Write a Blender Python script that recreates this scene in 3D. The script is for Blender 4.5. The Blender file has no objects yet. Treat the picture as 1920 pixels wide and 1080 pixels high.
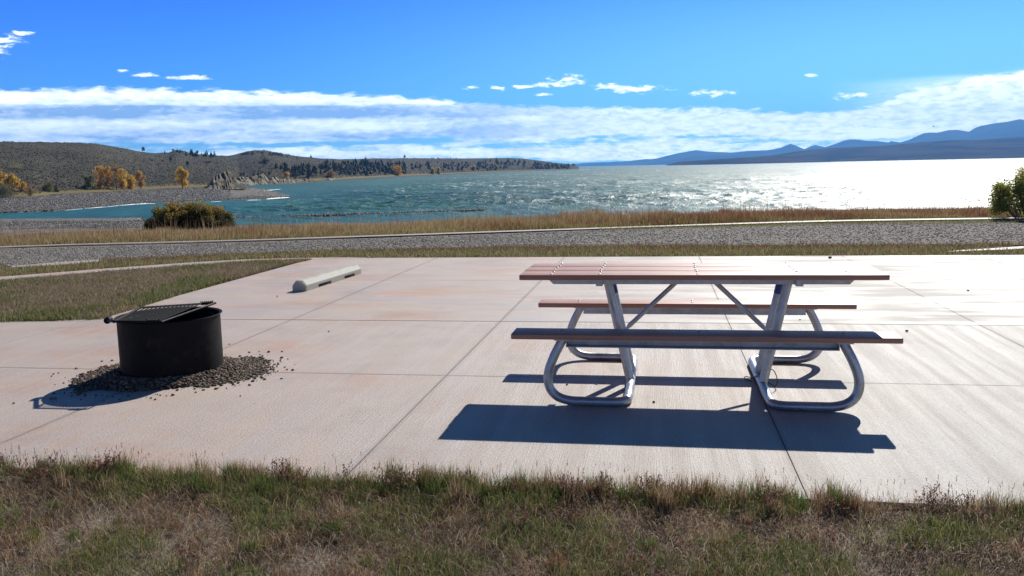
import bpy, math, random
import numpy as np
from mathutils import Vector, Matrix
from mathutils.bvhtree import BVHTree
random.seed(7); RNG = np.random.default_rng(11)
C = bpy.context.scene.collection
S = bpy.context.scene
R = math.radians

# ------------------------------------------------------------------ camera
FPX, PITCH, ROLL, CAMH = 1631.88, R(7.8886), R(-1.2555), 1.5807     # focal length in pixels of the 1920 px wide photo
cam_d = bpy.data.cameras.new('camera'); cam = bpy.data.objects.new('camera', cam_d); C.objects.link(cam)
cam_d.sensor_width = 36.0; cam_d.lens = FPX / 1920 * 36; cam_d.clip_start = 0.05; cam_d.clip_end = 60000
CF = Vector((0, math.cos(PITCH), -math.sin(PITCH))); CX0 = Vector((1, 0, 0)); CU0 = CX0.cross(CF)
CX = CX0 * math.cos(ROLL) + CU0 * math.sin(ROLL); CU = -CX0 * math.sin(ROLL) + CU0 * math.cos(ROLL)
mw = Matrix.Identity(4)
for i in range(3):
    mw[i][0] = CX[i]; mw[i][1] = CU[i]; mw[i][2] = -CF[i]
mw[0][3], mw[1][3], mw[2][3] = 0, 0, CAMH
cam.matrix_world = mw
S.camera = cam
EYE = Vector((0, 0, CAMH))

# ------------------------------------------------------------------ light, sky, exposure
SUN_AZ, SUN_EL = R(25.87), R(35.37)
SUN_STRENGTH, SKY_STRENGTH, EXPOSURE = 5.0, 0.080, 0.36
sd = bpy.data.lights.new('sun', 'SUN'); sun = bpy.data.objects.new('sun', sd); C.objects.link(sun)
sd.energy = SUN_STRENGTH; sd.angle = R(0.53); sd.color = (1.0, 0.95, 0.86)
sun_dir = Vector((math.sin(SUN_AZ) * math.cos(SUN_EL), math.cos(SUN_AZ) * math.cos(SUN_EL), math.sin(SUN_EL)))
sun.rotation_euler = sun_dir.to_track_quat('Z', 'Y').to_euler()
S.view_settings.view_transform = 'Standard'; S.view_settings.look = 'None'
S.view_settings.exposure = EXPOSURE; S.view_settings.gamma = 1.0; S.view_settings.use_curve_mapping = False
S.cycles.use_denoising = True
S.cycles.max_bounces = 8; S.cycles.transparent_max_bounces = 16; S.cycles.volume_bounces = 1
S.cycles.sample_clamp_indirect = 6.0

W = bpy.data.worlds.new('World'); S.world = W; W.use_nodes = True
nt = W.node_tree; nt.nodes.clear()
class NB:
    def __init__(s, nt): s.nt = nt
    def n(s, t, **k):
        x = s.nt.nodes.new(t)
        for a, b in k.items(): setattr(x, a, b)
        return x
    def put(s, sock, v):
        if isinstance(v, bpy.types.NodeSocket): s.nt.links.new(v, sock)
        elif v is not None: sock.default_value = v
    def m(s, op, a, b=None, c=None, clamp=False):
        x = s.n('ShaderNodeMath', operation=op, use_clamp=clamp)
        s.put(x.inputs[0], a); s.put(x.inputs[1], b)
        if c is not None: s.put(x.inputs[2], c)
        return x.outputs[0]
    def comb(s, a, b, c):
        x = s.n('ShaderNodeCombineXYZ'); s.put(x.inputs[0], a); s.put(x.inputs[1], b); s.put(x.inputs[2], c); return x.outputs[0]
    def noise(s, vec, scale=1., detail=5., rough=.5, dist=0., col=False):
        x = s.n('ShaderNodeTexNoise'); s.put(x.inputs['Vector'], vec); x.inputs['Scale'].default_value = scale
        x.inputs['Detail'].default_value = detail; x.inputs['Roughness'].default_value = rough; x.inputs['Distortion'].default_value = dist
        return x.outputs['Color' if col else 'Fac']
    def vor(s, vec, scale=1., out='Distance', feature='F1', rnd=1.):
        x = s.n('ShaderNodeTexVoronoi', feature=feature); s.put(x.inputs['Vector'], vec); x.inputs['Scale'].default_value = scale
        x.inputs['Randomness'].default_value = rnd
        return x.outputs[out]
    def ss(s, v, lo, hi, a=0., b=1.):
        x = s.n('ShaderNodeMapRange', interpolation_type='SMOOTHSTEP')
        s.put(x.inputs['Value'], v); s.put(x.inputs['From Min'], lo); s.put(x.inputs['From Max'], hi)
        s.put(x.inputs['To Min'], a); s.put(x.inputs['To Max'], b); return x.outputs[0]
    def lin(s, v, lo, hi, a=0., b=1.):
        x = s.n('ShaderNodeMapRange'); s.put(x.inputs['Value'], v); s.put(x.inputs['From Min'], lo); s.put(x.inputs['From Max'], hi)
        s.put(x.inputs['To Min'], a); s.put(x.inputs['To Max'], b); return x.outputs[0]
    def mix(s, f, a, b, mode='MIX'):
        x = s.n('ShaderNodeMix', data_type='RGBA', blend_type=mode)
        s.put(x.inputs[0], f)
        for i, v in ((6, a), (7, b)):
            if isinstance(v, (tuple, list)): v = tuple(v) + (1.,) if len(v) == 3 else tuple(v)
            s.put(x.inputs[i], v)
        return x.outputs[2]
    def ramp(s, f, stops, interp='LINEAR'):
        x = s.n('ShaderNodeValToRGB'); s.put(x.inputs[0], f); e = x.color_ramp.elements; x.color_ramp.interpolation = interp
        while len(e) < len(stops): e.new(.5)
        for k, (p, c) in enumerate(stops):
            e[k].position = p; e[k].color = tuple(c) + (1.,) if len(c) == 3 else c
        return x.outputs[0]
    def curve(s, v, pts, lo, hi):      # a float curve over v in [lo, hi]
        t = s.lin(v, lo, hi)
        x = s.n('ShaderNodeFloatCurve'); s.put(x.inputs['Value'], t)
        vs = [p[1] for p in pts]; a, b = min(vs), max(vs)
        cu = x.mapping.curves[0]
        P = [((p[0] - lo) / (hi - lo), (p[1] - a) / (b - a)) for p in pts]
        while len(cu.points) < len(P): cu.points.new(.5, .5)
        for k, (u, w) in enumerate(P): cu.points[k].location = (u, w)
        x.mapping.update()
        return s.m('MULTIPLY_ADD', x.outputs[0], b - a, a)

b = NB(nt)
tc = b.n('ShaderNodeTexCoord'); sx = b.n('ShaderNodeSeparateXYZ'); nt.links.new(tc.outputs['Generated'], sx.inputs[0])
az = b.m('MULTIPLY', b.m('ARCTAN2', sx.outputs[0], sx.outputs[1]), 57.2958)
el = b.m('MULTIPLY', b.m('ARCSINE', sx.outputs[2]), 57.2958)
sky = b.n('ShaderNodeTexSky', sky_type='NISHITA', sun_disc=False)
sky.sun_elevation = SUN_EL; sky.sun_rotation = SUN_AZ; sky.altitude = 1200; sky.air_density = 1.0; sky.dust_density = 0.25; sky.ozone_density = 2.5
# a clear, dry high-plains sky: bluer than the standard air
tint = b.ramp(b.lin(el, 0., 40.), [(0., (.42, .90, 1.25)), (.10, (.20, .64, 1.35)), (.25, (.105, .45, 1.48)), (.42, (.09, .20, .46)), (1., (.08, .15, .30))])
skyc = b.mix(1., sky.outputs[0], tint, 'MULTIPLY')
# glow round the sun
gl = b.m('MULTIPLY', b.ss(az, -22., 26.), b.ss(az, 80., 30.))
skyc = b.mix(b.m('MULTIPLY', gl, b.ss(el, 14., 3., .12, .62)), skyc, (4.4, 10.8, 14.8), 'MIX')
# clouds, in azimuth and elevation
vA = b.comb(b.m('MULTIPLY', az, .16), b.m('MULTIPLY', el, 1.0), 3.7)
vB = b.comb(b.m('MULTIPLY', az, .6), b.m('MULTIPLY', el, 2.2), 11.2)
vC = b.comb(b.m('MULTIPLY', az, .085), b.m('MULTIPLY', el, 1.5), 5.1)
vD = b.comb(b.m('MULTIPLY', az, 1.3), b.m('MULTIPLY', el, 4.0), 1.2); nD = b.noise(vD, 1., 7., .6, .3)
nA = b.noise(vA, 1., 9., .55, .15); nB = b.noise(vB, 1.2, 8., .6, .3); nC = b.noise(vC, 1., 7., .52, .1)
top = b.curve(az, [(-60, 4.9), (-30, 5.0), (-20, 5.1), (-10, 4.85), (-4, 4.35), (1, 3.95), (8, 3.65), (15, 3.25), (20, 3.0), (24, 4.0), (32, 4.9), (60, 6.)], -60, 60)
edge = b.m('ADD', top, b.m('MULTIPLY', b.m('SUBTRACT', nB, .5), 1.25))
bank = b.ss(b.m('SUBTRACT', edge, el), -.10, .30)
hole = b.curve(el, [(0., .56), (.8, .48), (1.5, .50), (2.2, .39), (3.2, .24), (4.2, .16), (8., .1)], 0., 8.)
dens = b.ss(b.m('SUBTRACT', b.m('ADD', b.m('MULTIPLY', nC, .62), b.m('MULTIPLY', nB, .38)), b.m('SUBTRACT', hole, b.ss(az, -8., 16., 0., .06))), -.06, .07)
cl = b.m('MULTIPLY', bank, dens)
blobs = [(-29.4, 7.55, 1.3, .35), (-30.0, 7.2, 1.0, .7), (-28.2, 8.0, .7, .15), (-23.4, 6.15, .35, .15), (-22.0, 5.9, .8, .16), (-19.8, 5.78, 1.7, .15),
         (3.9, 5.45, 1.3, .38), (2.6, 5.2, 1.3, .22), (8.2, 4.75, 2.1, .28), (6.6, 5.0, 1.1, .2), (1.0, 5.1, .9, .16), (-2.2, 5.15, .7, .15), (-.8, 5.05, .7, .14),
         (13.0, 4.35, 1.5, .28), (18.8, 5.15, .45, .12), (21.2, 3.85, 1.2, .25), (2.3, 4.6, .6, .1)]
acc = None
for a0, e0, ra, re in blobs:
    dx = b.m('DIVIDE', b.m('SUBTRACT', az, a0), ra); dy = b.m('DIVIDE', b.m('SUBTRACT', el, e0), re)
    q = b.m('SUBTRACT', 1., b.m('SQRT', b.m('ADD', b.m('MULTIPLY', dx, dx), b.m('MULTIPLY', dy, dy))))
    acc = q if acc is None else b.m('MAXIMUM', acc, q)
bl = b.ss(b.m('ADD', acc, b.m('MULTIPLY', b.m('SUBTRACT', nD, .52), 3.6)), -.05, .9)
bl = b.m('MULTIPLY', bl, b.ss(acc, -.7, -.05))
# bright veil low on the right
veil = b.m('MULTIPLY', b.ss(az, 19., 29.), b.ss(b.m('ADD', el, b.m('MULTIPLY', nA, 1.2)), 5.6, 4.7))
cl = b.m('MAXIMUM', b.m('MAXIMUM', cl, b.m('MULTIPLY', bl, .95)), b.m('MULTIPLY', veil, .8))
# lit tops, blue-grey undersides in layers
lay = b.curve(el, [(0., .55), (1.4, .75), (2.3, .5), (2.9, .72), (3.35, .28), (3.8, .12), (4.2, .75), (4.7, 1.), (9., 1.)], 0., 9.)
lit = b.m('ADD', lay, b.m('ADD', b.m('MULTIPLY', b.m('SUBTRACT', nA, .5), 2.4), b.m('MULTIPLY', b.m('SUBTRACT', nD, .5), 1.2)), clamp=True)
lit = b.m('MAXIMUM', lit, b.m('MULTIPLY', b.ss(az, -9., 10.), b.ss(nD, .30, .62, .55, 1.)))
lit = b.m('MAXIMUM', lit, b.m('MULTIPLY', bl, .9))
ccol = b.mix(lit, (4.2, 6.2, 9.6), (20.5, 21.2, 20.4))
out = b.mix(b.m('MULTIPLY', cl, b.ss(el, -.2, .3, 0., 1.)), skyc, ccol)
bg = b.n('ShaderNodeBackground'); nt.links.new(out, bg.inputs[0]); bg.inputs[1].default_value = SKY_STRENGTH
ow = b.n('ShaderNodeOutputWorld'); nt.links.new(bg.outputs[0], ow.inputs[0])

# ------------------------------------------------------------------ helpers
def pix_dir(u, v):
    d = CF + CX * ((u - 960) / FPX) - CU * ((v - 540) / FPX)
    return d
def on_z(u, v, z=0.):
    d = pix_dir(u, v); t = (z - CAMH) / d.z
    return EYE + d * t
def on_dist(u, v, dist):             # the point along a direction of view at a horizontal distance
    d = pix_dir(u, v); t = dist / math.hypot(d.x, d.y)
    return EYE + d * t
TH = R(-9.55); AX = Vector((math.cos(TH), math.sin(TH), 0)); BX = Vector((-AX.y, AX.x, 0))
def ab(a, bb, z=0.): return AX * a + BX * bb + Vector((0, 0, z))     # slab coordinates

def link(o, parent=None):
    C.objects.link(o)
    if parent: o.parent = parent
    return o
def tag(o, label=None, cat=None, group=None, kind=None):
    if label: o['label'] = label
    if cat: o['category'] = cat
    if group: o['group'] = group
    if kind: o['kind'] = kind
    return o
def empty(name, loc=(0, 0, 0), rz=0, label=None, cat=None, group=None):
    o = bpy.data.objects.new(name, None); o.location = loc; o.rotation_euler = (0, 0, rz); o.empty_display_size = .1
    link(o); return tag(o, label, cat, group)
def build(name, V, F, mat, parent=None, smooth=False, col=None):
    V = np.asarray(V, dtype=np.float32).reshape(-1, 3)
    me = bpy.data.meshes.new(name)
    if isinstance(F, np.ndarray):
        n = F.shape[1]; me.vertices.add(len(V)); me.vertices.foreach_set('co', V.ravel())
        me.loops.add(F.size); me.loops.foreach_set('vertex_index', F.astype(np.int32).ravel())
        me.polygons.add(len(F)); me.polygons.foreach_set('loop_start', np.arange(0, F.size, n, dtype=np.int32))
        me.polygons.foreach_set('loop_total', np.full(len(F), n, dtype=np.int32))
        me.update(calc_edges=True)
    else:
        me.from_pydata([tuple(map(float, v)) for v in V], [], F); me.update()
    if smooth: me.polygons.foreach_set('use_smooth', np.ones(len(me.polygons), dtype=bool))
    if col is not None:
        at = me.color_attributes.new('Col', 'FLOAT_COLOR', 'POINT')
        cc = np.ones((len(V), 4), dtype=np.float32); cc[:, :3] = col; at.data.foreach_set('color', cc.ravel())
    me.materials.append(mat)
    o = bpy.data.objects.new(name, me); return link(o, parent)
class MB:                                             # collects shapes that make ONE part
    def __init__(s): s.V = []; s.F = []
    def add(s, V, F):
        k = len(s.V); s.V += [tuple(v) for v in V]; s.F += [tuple(i + k for i in f) for f in F]
    def box(s, c, size, rot=None, bev=0.):
        hx, hy, hz = [q / 2 for q in size]
        if bev <= 0:
            P = [Vector((x * hx, y * hy, z * hz)) for z in (-1, 1) for y in (-1, 1) for x in (-1, 1)]
            F = [(0, 2, 3, 1), (4, 5, 7, 6), (0, 1, 5, 4), (2, 6, 7, 3), (0, 4, 6, 2), (1, 3, 7, 5)]
        else:                                         # rounded long edges (along x), 3-step
            prof = []
            for cx, cy, a0 in ((hy - bev, hz - bev, 0), (-hy + bev, hz - bev, 90), (-hy + bev, -hz + bev, 180), (hy - bev, -hz + bev, 270)):
                for k in range(4):
                    a = R(a0 + 30 * k); prof.append((cx + bev * math.cos(a), cy + bev * math.sin(a)))
            n = len(prof); P = []; F = []
            st = [(-hx, .72), (-hx + bev * .35, .93), (-hx + bev, 1.), (hx - bev, 1.), (hx - bev * .35, .93), (hx, .72)]
            for x, k in st:
                for (y, z) in prof:
                    sy = 1 - (1 - k) * bev / hy; sz = 1 - (1 - k) * bev / hz
                    P.append(Vector((x, y * sy, z * sz)))
            for i in range(len(st) - 1):
                for j in range(n):
                    F.append((i * n + j, i * n + (j + 1) % n, (i + 1) * n + (j + 1) % n, (i + 1) * n + j))
            F.append(tuple(range(n - 1, -1, -1))); F.append(tuple((len(st) - 1) * n + j for j in range(n)))
        if rot is not None: P = [rot @ v for v in P]
        c = Vector(c); s.add([v + c for v in P], F)
    def tube(s, pts, rad, seg=14, cap=True):
        pts = [Vector(p) for p in pts]; n = len(pts)
        rads = rad if isinstance(rad, (list, tuple)) else [rad] * n
        T = []
        for i in range(n):
            a = pts[max(0, i - 1)]; c = pts[min(n - 1, i + 1)]; T.append((c - a).normalized())
        up = Vector((0, 0, 1)) if abs(T[0].z) < .9 else Vector((1, 0, 0))
        N = (up - T[0] * up.dot(T[0])).normalized(); V = []
        for i in range(n):
            if i: N = (N - T[i] * N.dot(T[i])).normalized()
            B = T[i].cross(N)
            for k in range(seg):
                a = 2 * math.pi * k / seg; V.append(pts[i] + (N * math.cos(a) + B * math.sin(a)) * rads[i])
        F = []
        for i in range(n - 1):
            for k in range(seg):
                F.append((i * seg + k, i * seg + (k + 1) % seg, (i + 1) * seg + (k + 1) % seg, (i + 1) * seg + k))
        if cap: F.append(tuple(range(seg - 1, -1, -1))); F.append(tuple((n - 1) * seg + k for k in range(seg)))
        s.add(V, F)
    def lathe(s, prof, seg=48, c=(0, 0, 0), close=False):
        V = []; F = []; n = len(prof); c = Vector(c)
        for k in range(seg):
            a = 2 * math.pi * k / seg
            for r, z in prof: V.append(c + Vector((r * math.cos(a), r * math.sin(a), z)))
        m = n if close else n - 1
        for k in range(seg):
            for i in range(m):
                j = (i + 1) % n; k2 = (k + 1) % seg
                F.append((k * n + i, k2 * n + i, k2 * n + j, k * n + j))
        s.add(V, F)
    def build(s, name, mat, parent=None, smooth=False):
        o = build(name, s.V, s.F, mat, parent)
        if smooth:
            me = o.data
            me.polygons.foreach_set('use_smooth', [len(p.vertices) <= 4 for p in me.polygons])
            try: me.set_sharp_from_angle(angle=R(40))
            except Exception: pass
        return o
def smooth_path(pts, n=6):                            # Catmull-Rom
    P = [Vector(p) for p in pts]; out = []
    for i in range(len(P) - 1):
        p0 = P[max(0, i - 1)]; p1 = P[i]; p2 = P[i + 1]; p3 = P[min(len(P) - 1, i + 2)]
        for k in range(n):
            t = k / n
            out.append(.5 * ((2 * p1) + (p2 - p0) * t + (2 * p0 - 5 * p1 + 4 * p2 - p3) * t * t + (3 * p1 - p0 - 3 * p2 + p3) * t ** 3))
    out.append(P[-1]); return out

# value noise for shapes
_perm = RNG.random((256, 256)).astype(np.float32)
def vnoise(x, y):
    x = np.asarray(x, dtype=np.float64); y = np.asarray(y, dtype=np.float64)
    xi = np.floor(x).astype(int); yi = np.floor(y).astype(int); fx = x - xi; fy = y - yi
    fx = fx * fx * (3 - 2 * fx); fy = fy * fy * (3 - 2 * fy)
    g = lambda i, j: _perm[i % 256, j % 256]
    return (g(xi, yi) * (1 - fx) + g(xi + 1, yi) * fx) * (1 - fy) + (g(xi, yi + 1) * (1 - fx) + g(xi + 1, yi + 1) * fx) * fy
def fbm(x, y, o=4):
    s = 0; a = .5; t = 0
    for k in range(o):
        s = s + a * vnoise(x * 2 ** k + 17 * k, y * 2 ** k + 31 * k); t += a; a *= .5
    return s / t

# ------------------------------------------------------------------ materials
def mat(name, fn):
    m = bpy.data.materials.new(name); m.use_nodes = True; nt = m.node_tree; nt.nodes.clear()
    b = NB(nt); p = b.n('ShaderNodeBsdfPrincipled'); o = b.n('ShaderNodeOutputMaterial'); nt.links.new(p.outputs[0], o.inputs[0])
    tc = b.n('ShaderNodeTexCoord'); geo = b.n('ShaderNodeNewGeometry')
    fn(b, p, tc.outputs['Object'], geo.outputs['Position']); return m
def bump(b, p, h, strength=.5, dist=.01):
    x = b.n('ShaderNodeBump'); x.inputs['Strength'].default_value = strength; x.inputs['Distance'].default_value = dist
    b.put(x.inputs['Height'], h); b.put(p.inputs['Normal'], x.outputs[0]); return x
def vscale(b, v, s):
    x = b.n('ShaderNodeMapping'); b.put(x.inputs['Vector'], v); x.inputs['Scale'].default_value = s; return x.outputs[0]
def vrot(b, v, rz, s=(1, 1, 1)):
    x = b.n('ShaderNodeMapping', vector_type='POINT'); b.put(x.inputs['Vector'], v); x.inputs['Rotation'].default_value = (0, 0, rz)
    y = b.n('ShaderNodeMapping'); b.put(y.inputs['Vector'], x.outputs[0]); y.inputs['Scale'].default_value = s; return y.outputs[0]

def concrete(near):
    def f(b, p, ob, pos):
        v = vrot(b, pos, -TH)                               # x = along a, y = along b
        big = b.noise(v, .55, 5, .55); mid = b.noise(v, 2.3, 5, .6); fine = b.noise(v, 70., 4, .7); grit = b.noise(v, 260., 2, .6)
        sxx = b.n('ShaderNodeSeparateXYZ'); b.put(sxx.inputs[0], v)
        # iron-pink tint strongest on the left panels, greyer to the right
        pink = b.m('ADD', b.ss(sxx.outputs[0], 3.5, -3.8, 0., .85), b.m('MULTIPLY', b.m('SUBTRACT', big, .5), .9), clamp=True)
        c = b.mix(pink, (.43, .405, .36), (.56, .43, .355))
        rust = b.m('MULTIPLY', b.ss(b.noise(vrot(b, pos, -TH, (.55, .9, 1)), 1., 4, .6), .47, .66), b.ss(sxx.outputs[0], .5, -3.4))
        c = b.mix(b.m('MULTIPLY', rust, .8), c, (.52, .30, .20))
        # light drying streaks
        if near: st = b.noise(vrot(b, pos, -TH, (9., .35, 1)), 1., 6, .62)
        else: st = b.noise(vrot(b, pos, -TH, (.55, 3.2, 1)), 1., 6, .6)
        c = b.mix(b.ss(st, .36, .66, 0., .35), c, (.52, .49, .47), 'MIX')
        c = b.mix(b.ss(mid, .35, .7, .0, .22), c, (.36, .31, .29))
        c = b.mix(b.ss(fine, .36, .60, .42, 0.), c, (.20, .175, .165))
        c = b.mix(b.ss(grit, .60, .74, 0., .35), c, (.72, .66, .63))
        blot = b.noise(vrot(b, pos, -TH, (1.1, .8, 1)), 1., 7, .7); c = b.mix(b.ss(blot, .50, .66, 0., .30), c, (.27, .235, .205))
        spots = b.vor(vrot(b, pos, -TH), 2.6, 'Distance'); c = b.mix(b.m('MULTIPLY', b.ss(b.m('ADD', spots, b.m('MULTIPLY', fine, .05)), .065, .045), b.ss(big, .48, .56)), c, (.17, .14, .12))
        # dirt gathered along the tooled joints
        jd = None
        for off, ax_ in [(q, 0) for q in (-3.9, -1.604, .706, 3.028, 5.1, 7.4)] + [(q, 1) for q in (6.39, 8.757, 12.05)]:
            d_ = b.m('ABSOLUTE', b.m('SUBTRACT', sxx.outputs[ax_], off)); jd = d_ if jd is None else b.m('MINIMUM', jd, d_)
        c = b.mix(b.m('MULTIPLY', b.ss(b.m('ADD', jd, b.m('MULTIPLY', mid, .05)), .07, .018), .42), c, (.20, .165, .14))
        # a damp rusty stain under the table
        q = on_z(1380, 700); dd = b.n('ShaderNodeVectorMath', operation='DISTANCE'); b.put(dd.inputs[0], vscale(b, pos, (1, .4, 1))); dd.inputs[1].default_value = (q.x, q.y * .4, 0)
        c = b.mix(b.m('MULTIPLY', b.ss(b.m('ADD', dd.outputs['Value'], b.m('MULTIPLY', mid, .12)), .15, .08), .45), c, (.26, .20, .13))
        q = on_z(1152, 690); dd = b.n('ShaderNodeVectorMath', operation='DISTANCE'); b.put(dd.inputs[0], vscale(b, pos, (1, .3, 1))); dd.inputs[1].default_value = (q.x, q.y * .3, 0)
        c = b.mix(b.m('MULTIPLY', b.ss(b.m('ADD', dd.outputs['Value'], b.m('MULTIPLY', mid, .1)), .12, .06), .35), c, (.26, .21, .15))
        b.put(p.inputs['Base Color'], c)
        br = b.noise(vrot(b, pos, -TH, (130., 2.2, 1) if near else (2.5, 90., 1)), 1., 3, .6)
        rg = b.ss(st, .35, .65, .66, .54) if near else b.ss(b.m('ADD', b.m('MULTIPLY', st, .6), b.m('MULTIPLY', big, .4)), .40, .60, .74, .48)
        b.put(p.inputs['Roughness'], rg); p.inputs['Specular IOR Level'].default_value = .45
        h = b.m('ADD', b.m('MULTIPLY', br, .8), b.m('ADD', b.m('MULTIPLY', fine, .9), b.m('MULTIPLY', grit, .5)))
        bump(b, p, h, 1. if near else .6, .005)
    return f
M = {}
M['pad_near'] = mat('concrete_broomed', concrete(True)); M['pad_far'] = mat('concrete_floated', concrete(False))
def f(b, p, ob, pos):
    b.put(p.inputs['Base Color'], b.mix(b.noise(pos, 9., 5, .6), (.045, .036, .03), (.11, .09, .07))); p.inputs['Roughness'].default_value = .95
M['joint'] = mat('joint_filler', f)
def f(b, p, ob, pos):
    n1 = b.noise(pos, 1.1, 5, .6); n2 = b.noise(pos, 38., 4, .7)
    c = b.mix(b.ss(n1, .35, .65), (.085, .062, .042), (.20, .165, .13)); c = b.mix(b.ss(n2, .35, .7, 0., .6), c, (.30, .26, .22))
    b.put(p.inputs['Base Color'], c); p.inputs['Roughness'].default_value = .95; bump(b, p, n2, .8, .02)
M['soil'] = mat('dry_soil', f)
def gravelmat(scale, dark, light, warm, bdist=.02, big=.4):
    def f(b, p, ob, pos):
        cellc = b.vor(pos, scale, 'Color'); d = b.vor(pos, scale, 'Distance'); sp = b.n('ShaderNodeSeparateColor'); b.put(sp.inputs[0], cellc)
        n = b.noise(pos, big, 5, .6); n2 = b.noise(vscale(b, pos, (.12, 1.2, 1)), 1., 4, .6)
        c = b.ramp(sp.outputs[0], [(0., dark), (.55, tuple((x + y) / 2 for x, y in zip(dark, light))), (1., light)])
        c = b.mix(b.m('MULTIPLY', sp.outputs[1], .45), c, warm)
        c = b.mix(b.ss(n, .3, .7, 0., .4), c, dark); c = b.mix(b.ss(n2, .4, .7, 0., .25), c, light)
        b.put(p.inputs['Base Color'], c); p.inputs['Roughness'].default_value = .95; p.inputs['Specular IOR Level'].default_value = .12
        bump(b, p, b.m('SUBTRACT', 1., d), .5, bdist)
    return f
M['road'] = mat('road_gravel', gravelmat(16., (.15, .14, .122), (.31, .29, .26), (.22, .18, .14), .04, .35))
M['beach'] = mat('beach_cobbles', gravelmat(.9, (.09, .085, .075), (.30, .28, .25), (.17, .145, .11), .5, .05))
def f(b, p, ob, pos):
    n = b.noise(pos, 3., 4, .6); c = b.mix(n, (.36, .30, .26), (.52, .47, .42)); c = b.mix(b.ss(b.noise(pos, 12., 4, .6), .4, .7, 0., .6), c, (.22, .18, .15))
    b.put(p.inputs['Base Color'], c); p.inputs['Roughness'].default_value = .6
M['kerb'] = mat('pale_kerb_concrete', f)
def vcol(rough=.6, trans=0., spec=.3):
    def f(b, p, ob, pos):
        a = b.n('ShaderNodeVertexColor'); a.layer_name = 'Col'
        b.put(p.inputs['Base Color'], a.outputs[0]); p.inputs['Roughness'].default_value = rough; p.inputs['Specular IOR Level'].default_value = spec
        if trans:
            t = b.n('ShaderNodeBsdfTranslucent'); b.put(t.inputs[0], a.outputs[0]); mx = b.n('ShaderNodeMixShader'); mx.inputs[0].default_value = trans
            o = [n for n in b.nt.nodes if n.type == 'OUTPUT_MATERIAL'][0]
            b.nt.links.new(p.outputs[0], mx.inputs[1]); b.nt.links.new(t.outputs[0], mx.inputs[2]); b.nt.links.new(mx.outputs[0], o.inputs[0])
    return f
M['grass'] = mat('grass_blades', vcol(.55, .38)); M['leaf'] = mat('leaves', vcol(.55, .5)); M['vrock'] = mat('pebbles', vcol(.75, 0))
M['needle'] = mat('needles', vcol(.7, .12))
def f(b, p, ob, pos):
    b.put(p.inputs['Base Color'], b.mix(b.noise(pos, 14., 4, .6), (.055, .042, .032), (.15, .125, .10))); p.inputs['Roughness'].default_value = .9
M['bark'] = mat('bark', f)
def f(b, p, ob, pos):                                      # recycled plastic lumber, brown
    v = vscale(b, ob, (1.2, 42., 42.)); g = b.noise(v, 1., 5, .65); n = b.noise(ob, 2.2, 4, .6); sp = b.noise(ob, 190., 2, .6)
    oi = b.n('ShaderNodeObjectInfo'); v = vscale(b, ob, (1.2, 42., 42.))
    c = b.mix(b.ss(g, .3, .7), (.30, .105, .055), (.42, .17, .095)); c = b.mix(b.m('MULTIPLY', oi.outputs['Random'], .35), c, (.36, .19, .14)); wr = b.noise(vscale(b, ob, (6., 60., 1.)), 1., 5, .7); c = b.mix(b.ss(wr, .62, .74, 0., .5), c, (.50, .36, .30)); c = b.mix(b.ss(n, .35, .7, 0., .45), c, (.38, .20, .14)); c = b.mix(b.ss(sp, .60, .72, 0., .5), c, (.5, .38, .33))
    b.put(p.inputs['Base Color'], c); b.put(p.inputs['Roughness'], b.ss(n, .3, .7, .46, .54)); p.inputs['Specular IOR Level'].default_value = .75
    bump(b, p, b.m('ADD', g, b.m('MULTIPLY', sp, .6)), .35, .0012)
M['lumber'] = mat('brown_plastic_lumber', f)
def f(b, p, ob, pos):
    n = b.noise(ob, 9., 5, .6); v = b.vor(ob, 55., 'Color'); sp = b.n('ShaderNodeSeparateColor'); b.put(sp.inputs[0], v)
    c = b.mix(b.ss(n, .3, .7), (.30, .31, .33), (.48, .49, .50)); c = b.mix(b.m('MULTIPLY', sp.outputs[0], .22), c, (.62, .66, .72))
    b.put(p.inputs['Base Color'], c); p.inputs['Metallic'].default_value = .82; b.put(p.inputs['Roughness'], b.m('ADD', b.ss(n, .3, .7, .30, .48), b.m('MULTIPLY', sp.outputs[1], .08)))
    bump(b, p, n, .25, .002)
M['galv'] = mat('galvanised_steel', f)
def f(b, p, ob, pos):
    n = b.noise(ob, 6., 5, .6)
    b.put(p.inputs['Base Color'], b.mix(b.ss(n, .3, .75), (.004, .004, .005), (.012, .011, .011))); p.inputs['Metallic'].default_value = .0; b.put(p.inputs['Roughness'], b.ss(n, .3, .7, .5, .7)); p.inputs['Specular IOR Level'].default_value = .14
    bump(b, p, b.noise(ob, 60., 3, .6), .2, .002)
_fb = f
def f(b, p, ob, pos):
    _fb(b, p, ob, pos); n = b.noise(ob, 5., 6, .7); n2 = b.noise(ob, 26., 5, .7); src = p.inputs['Base Color'].links[0].from_socket
    c = b.mix(b.m('MULTIPLY', b.ss(n, .52, .66), b.ss(n2, .42, .6, .2, .8)), src, (.038, .020, .013)); c = b.mix(b.ss(n2, .66, .74, 0., .6), c, (.07, .065, .06)); b.put(p.inputs['Base Color'], c)
M['black'] = mat('black_painted_steel', f)
def f(b, p, ob, pos):
    p.inputs['Base Color'].default_value = (.02, .05, .24, 1); p.inputs['Roughness'].default_value = .4
M['sticker'] = mat('blue_sticker', f)
def f(b, p, ob, pos):
    b.put(p.inputs['Base Color'], b.mix(b.noise(ob, 30., 3, .6), (.05, .04, .035), (.14, .08, .05))); p.inputs['Metallic'].default_value = .6; p.inputs['Roughness'].default_value = .6
M['cable'] = mat('rusty_cable', f)
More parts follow.
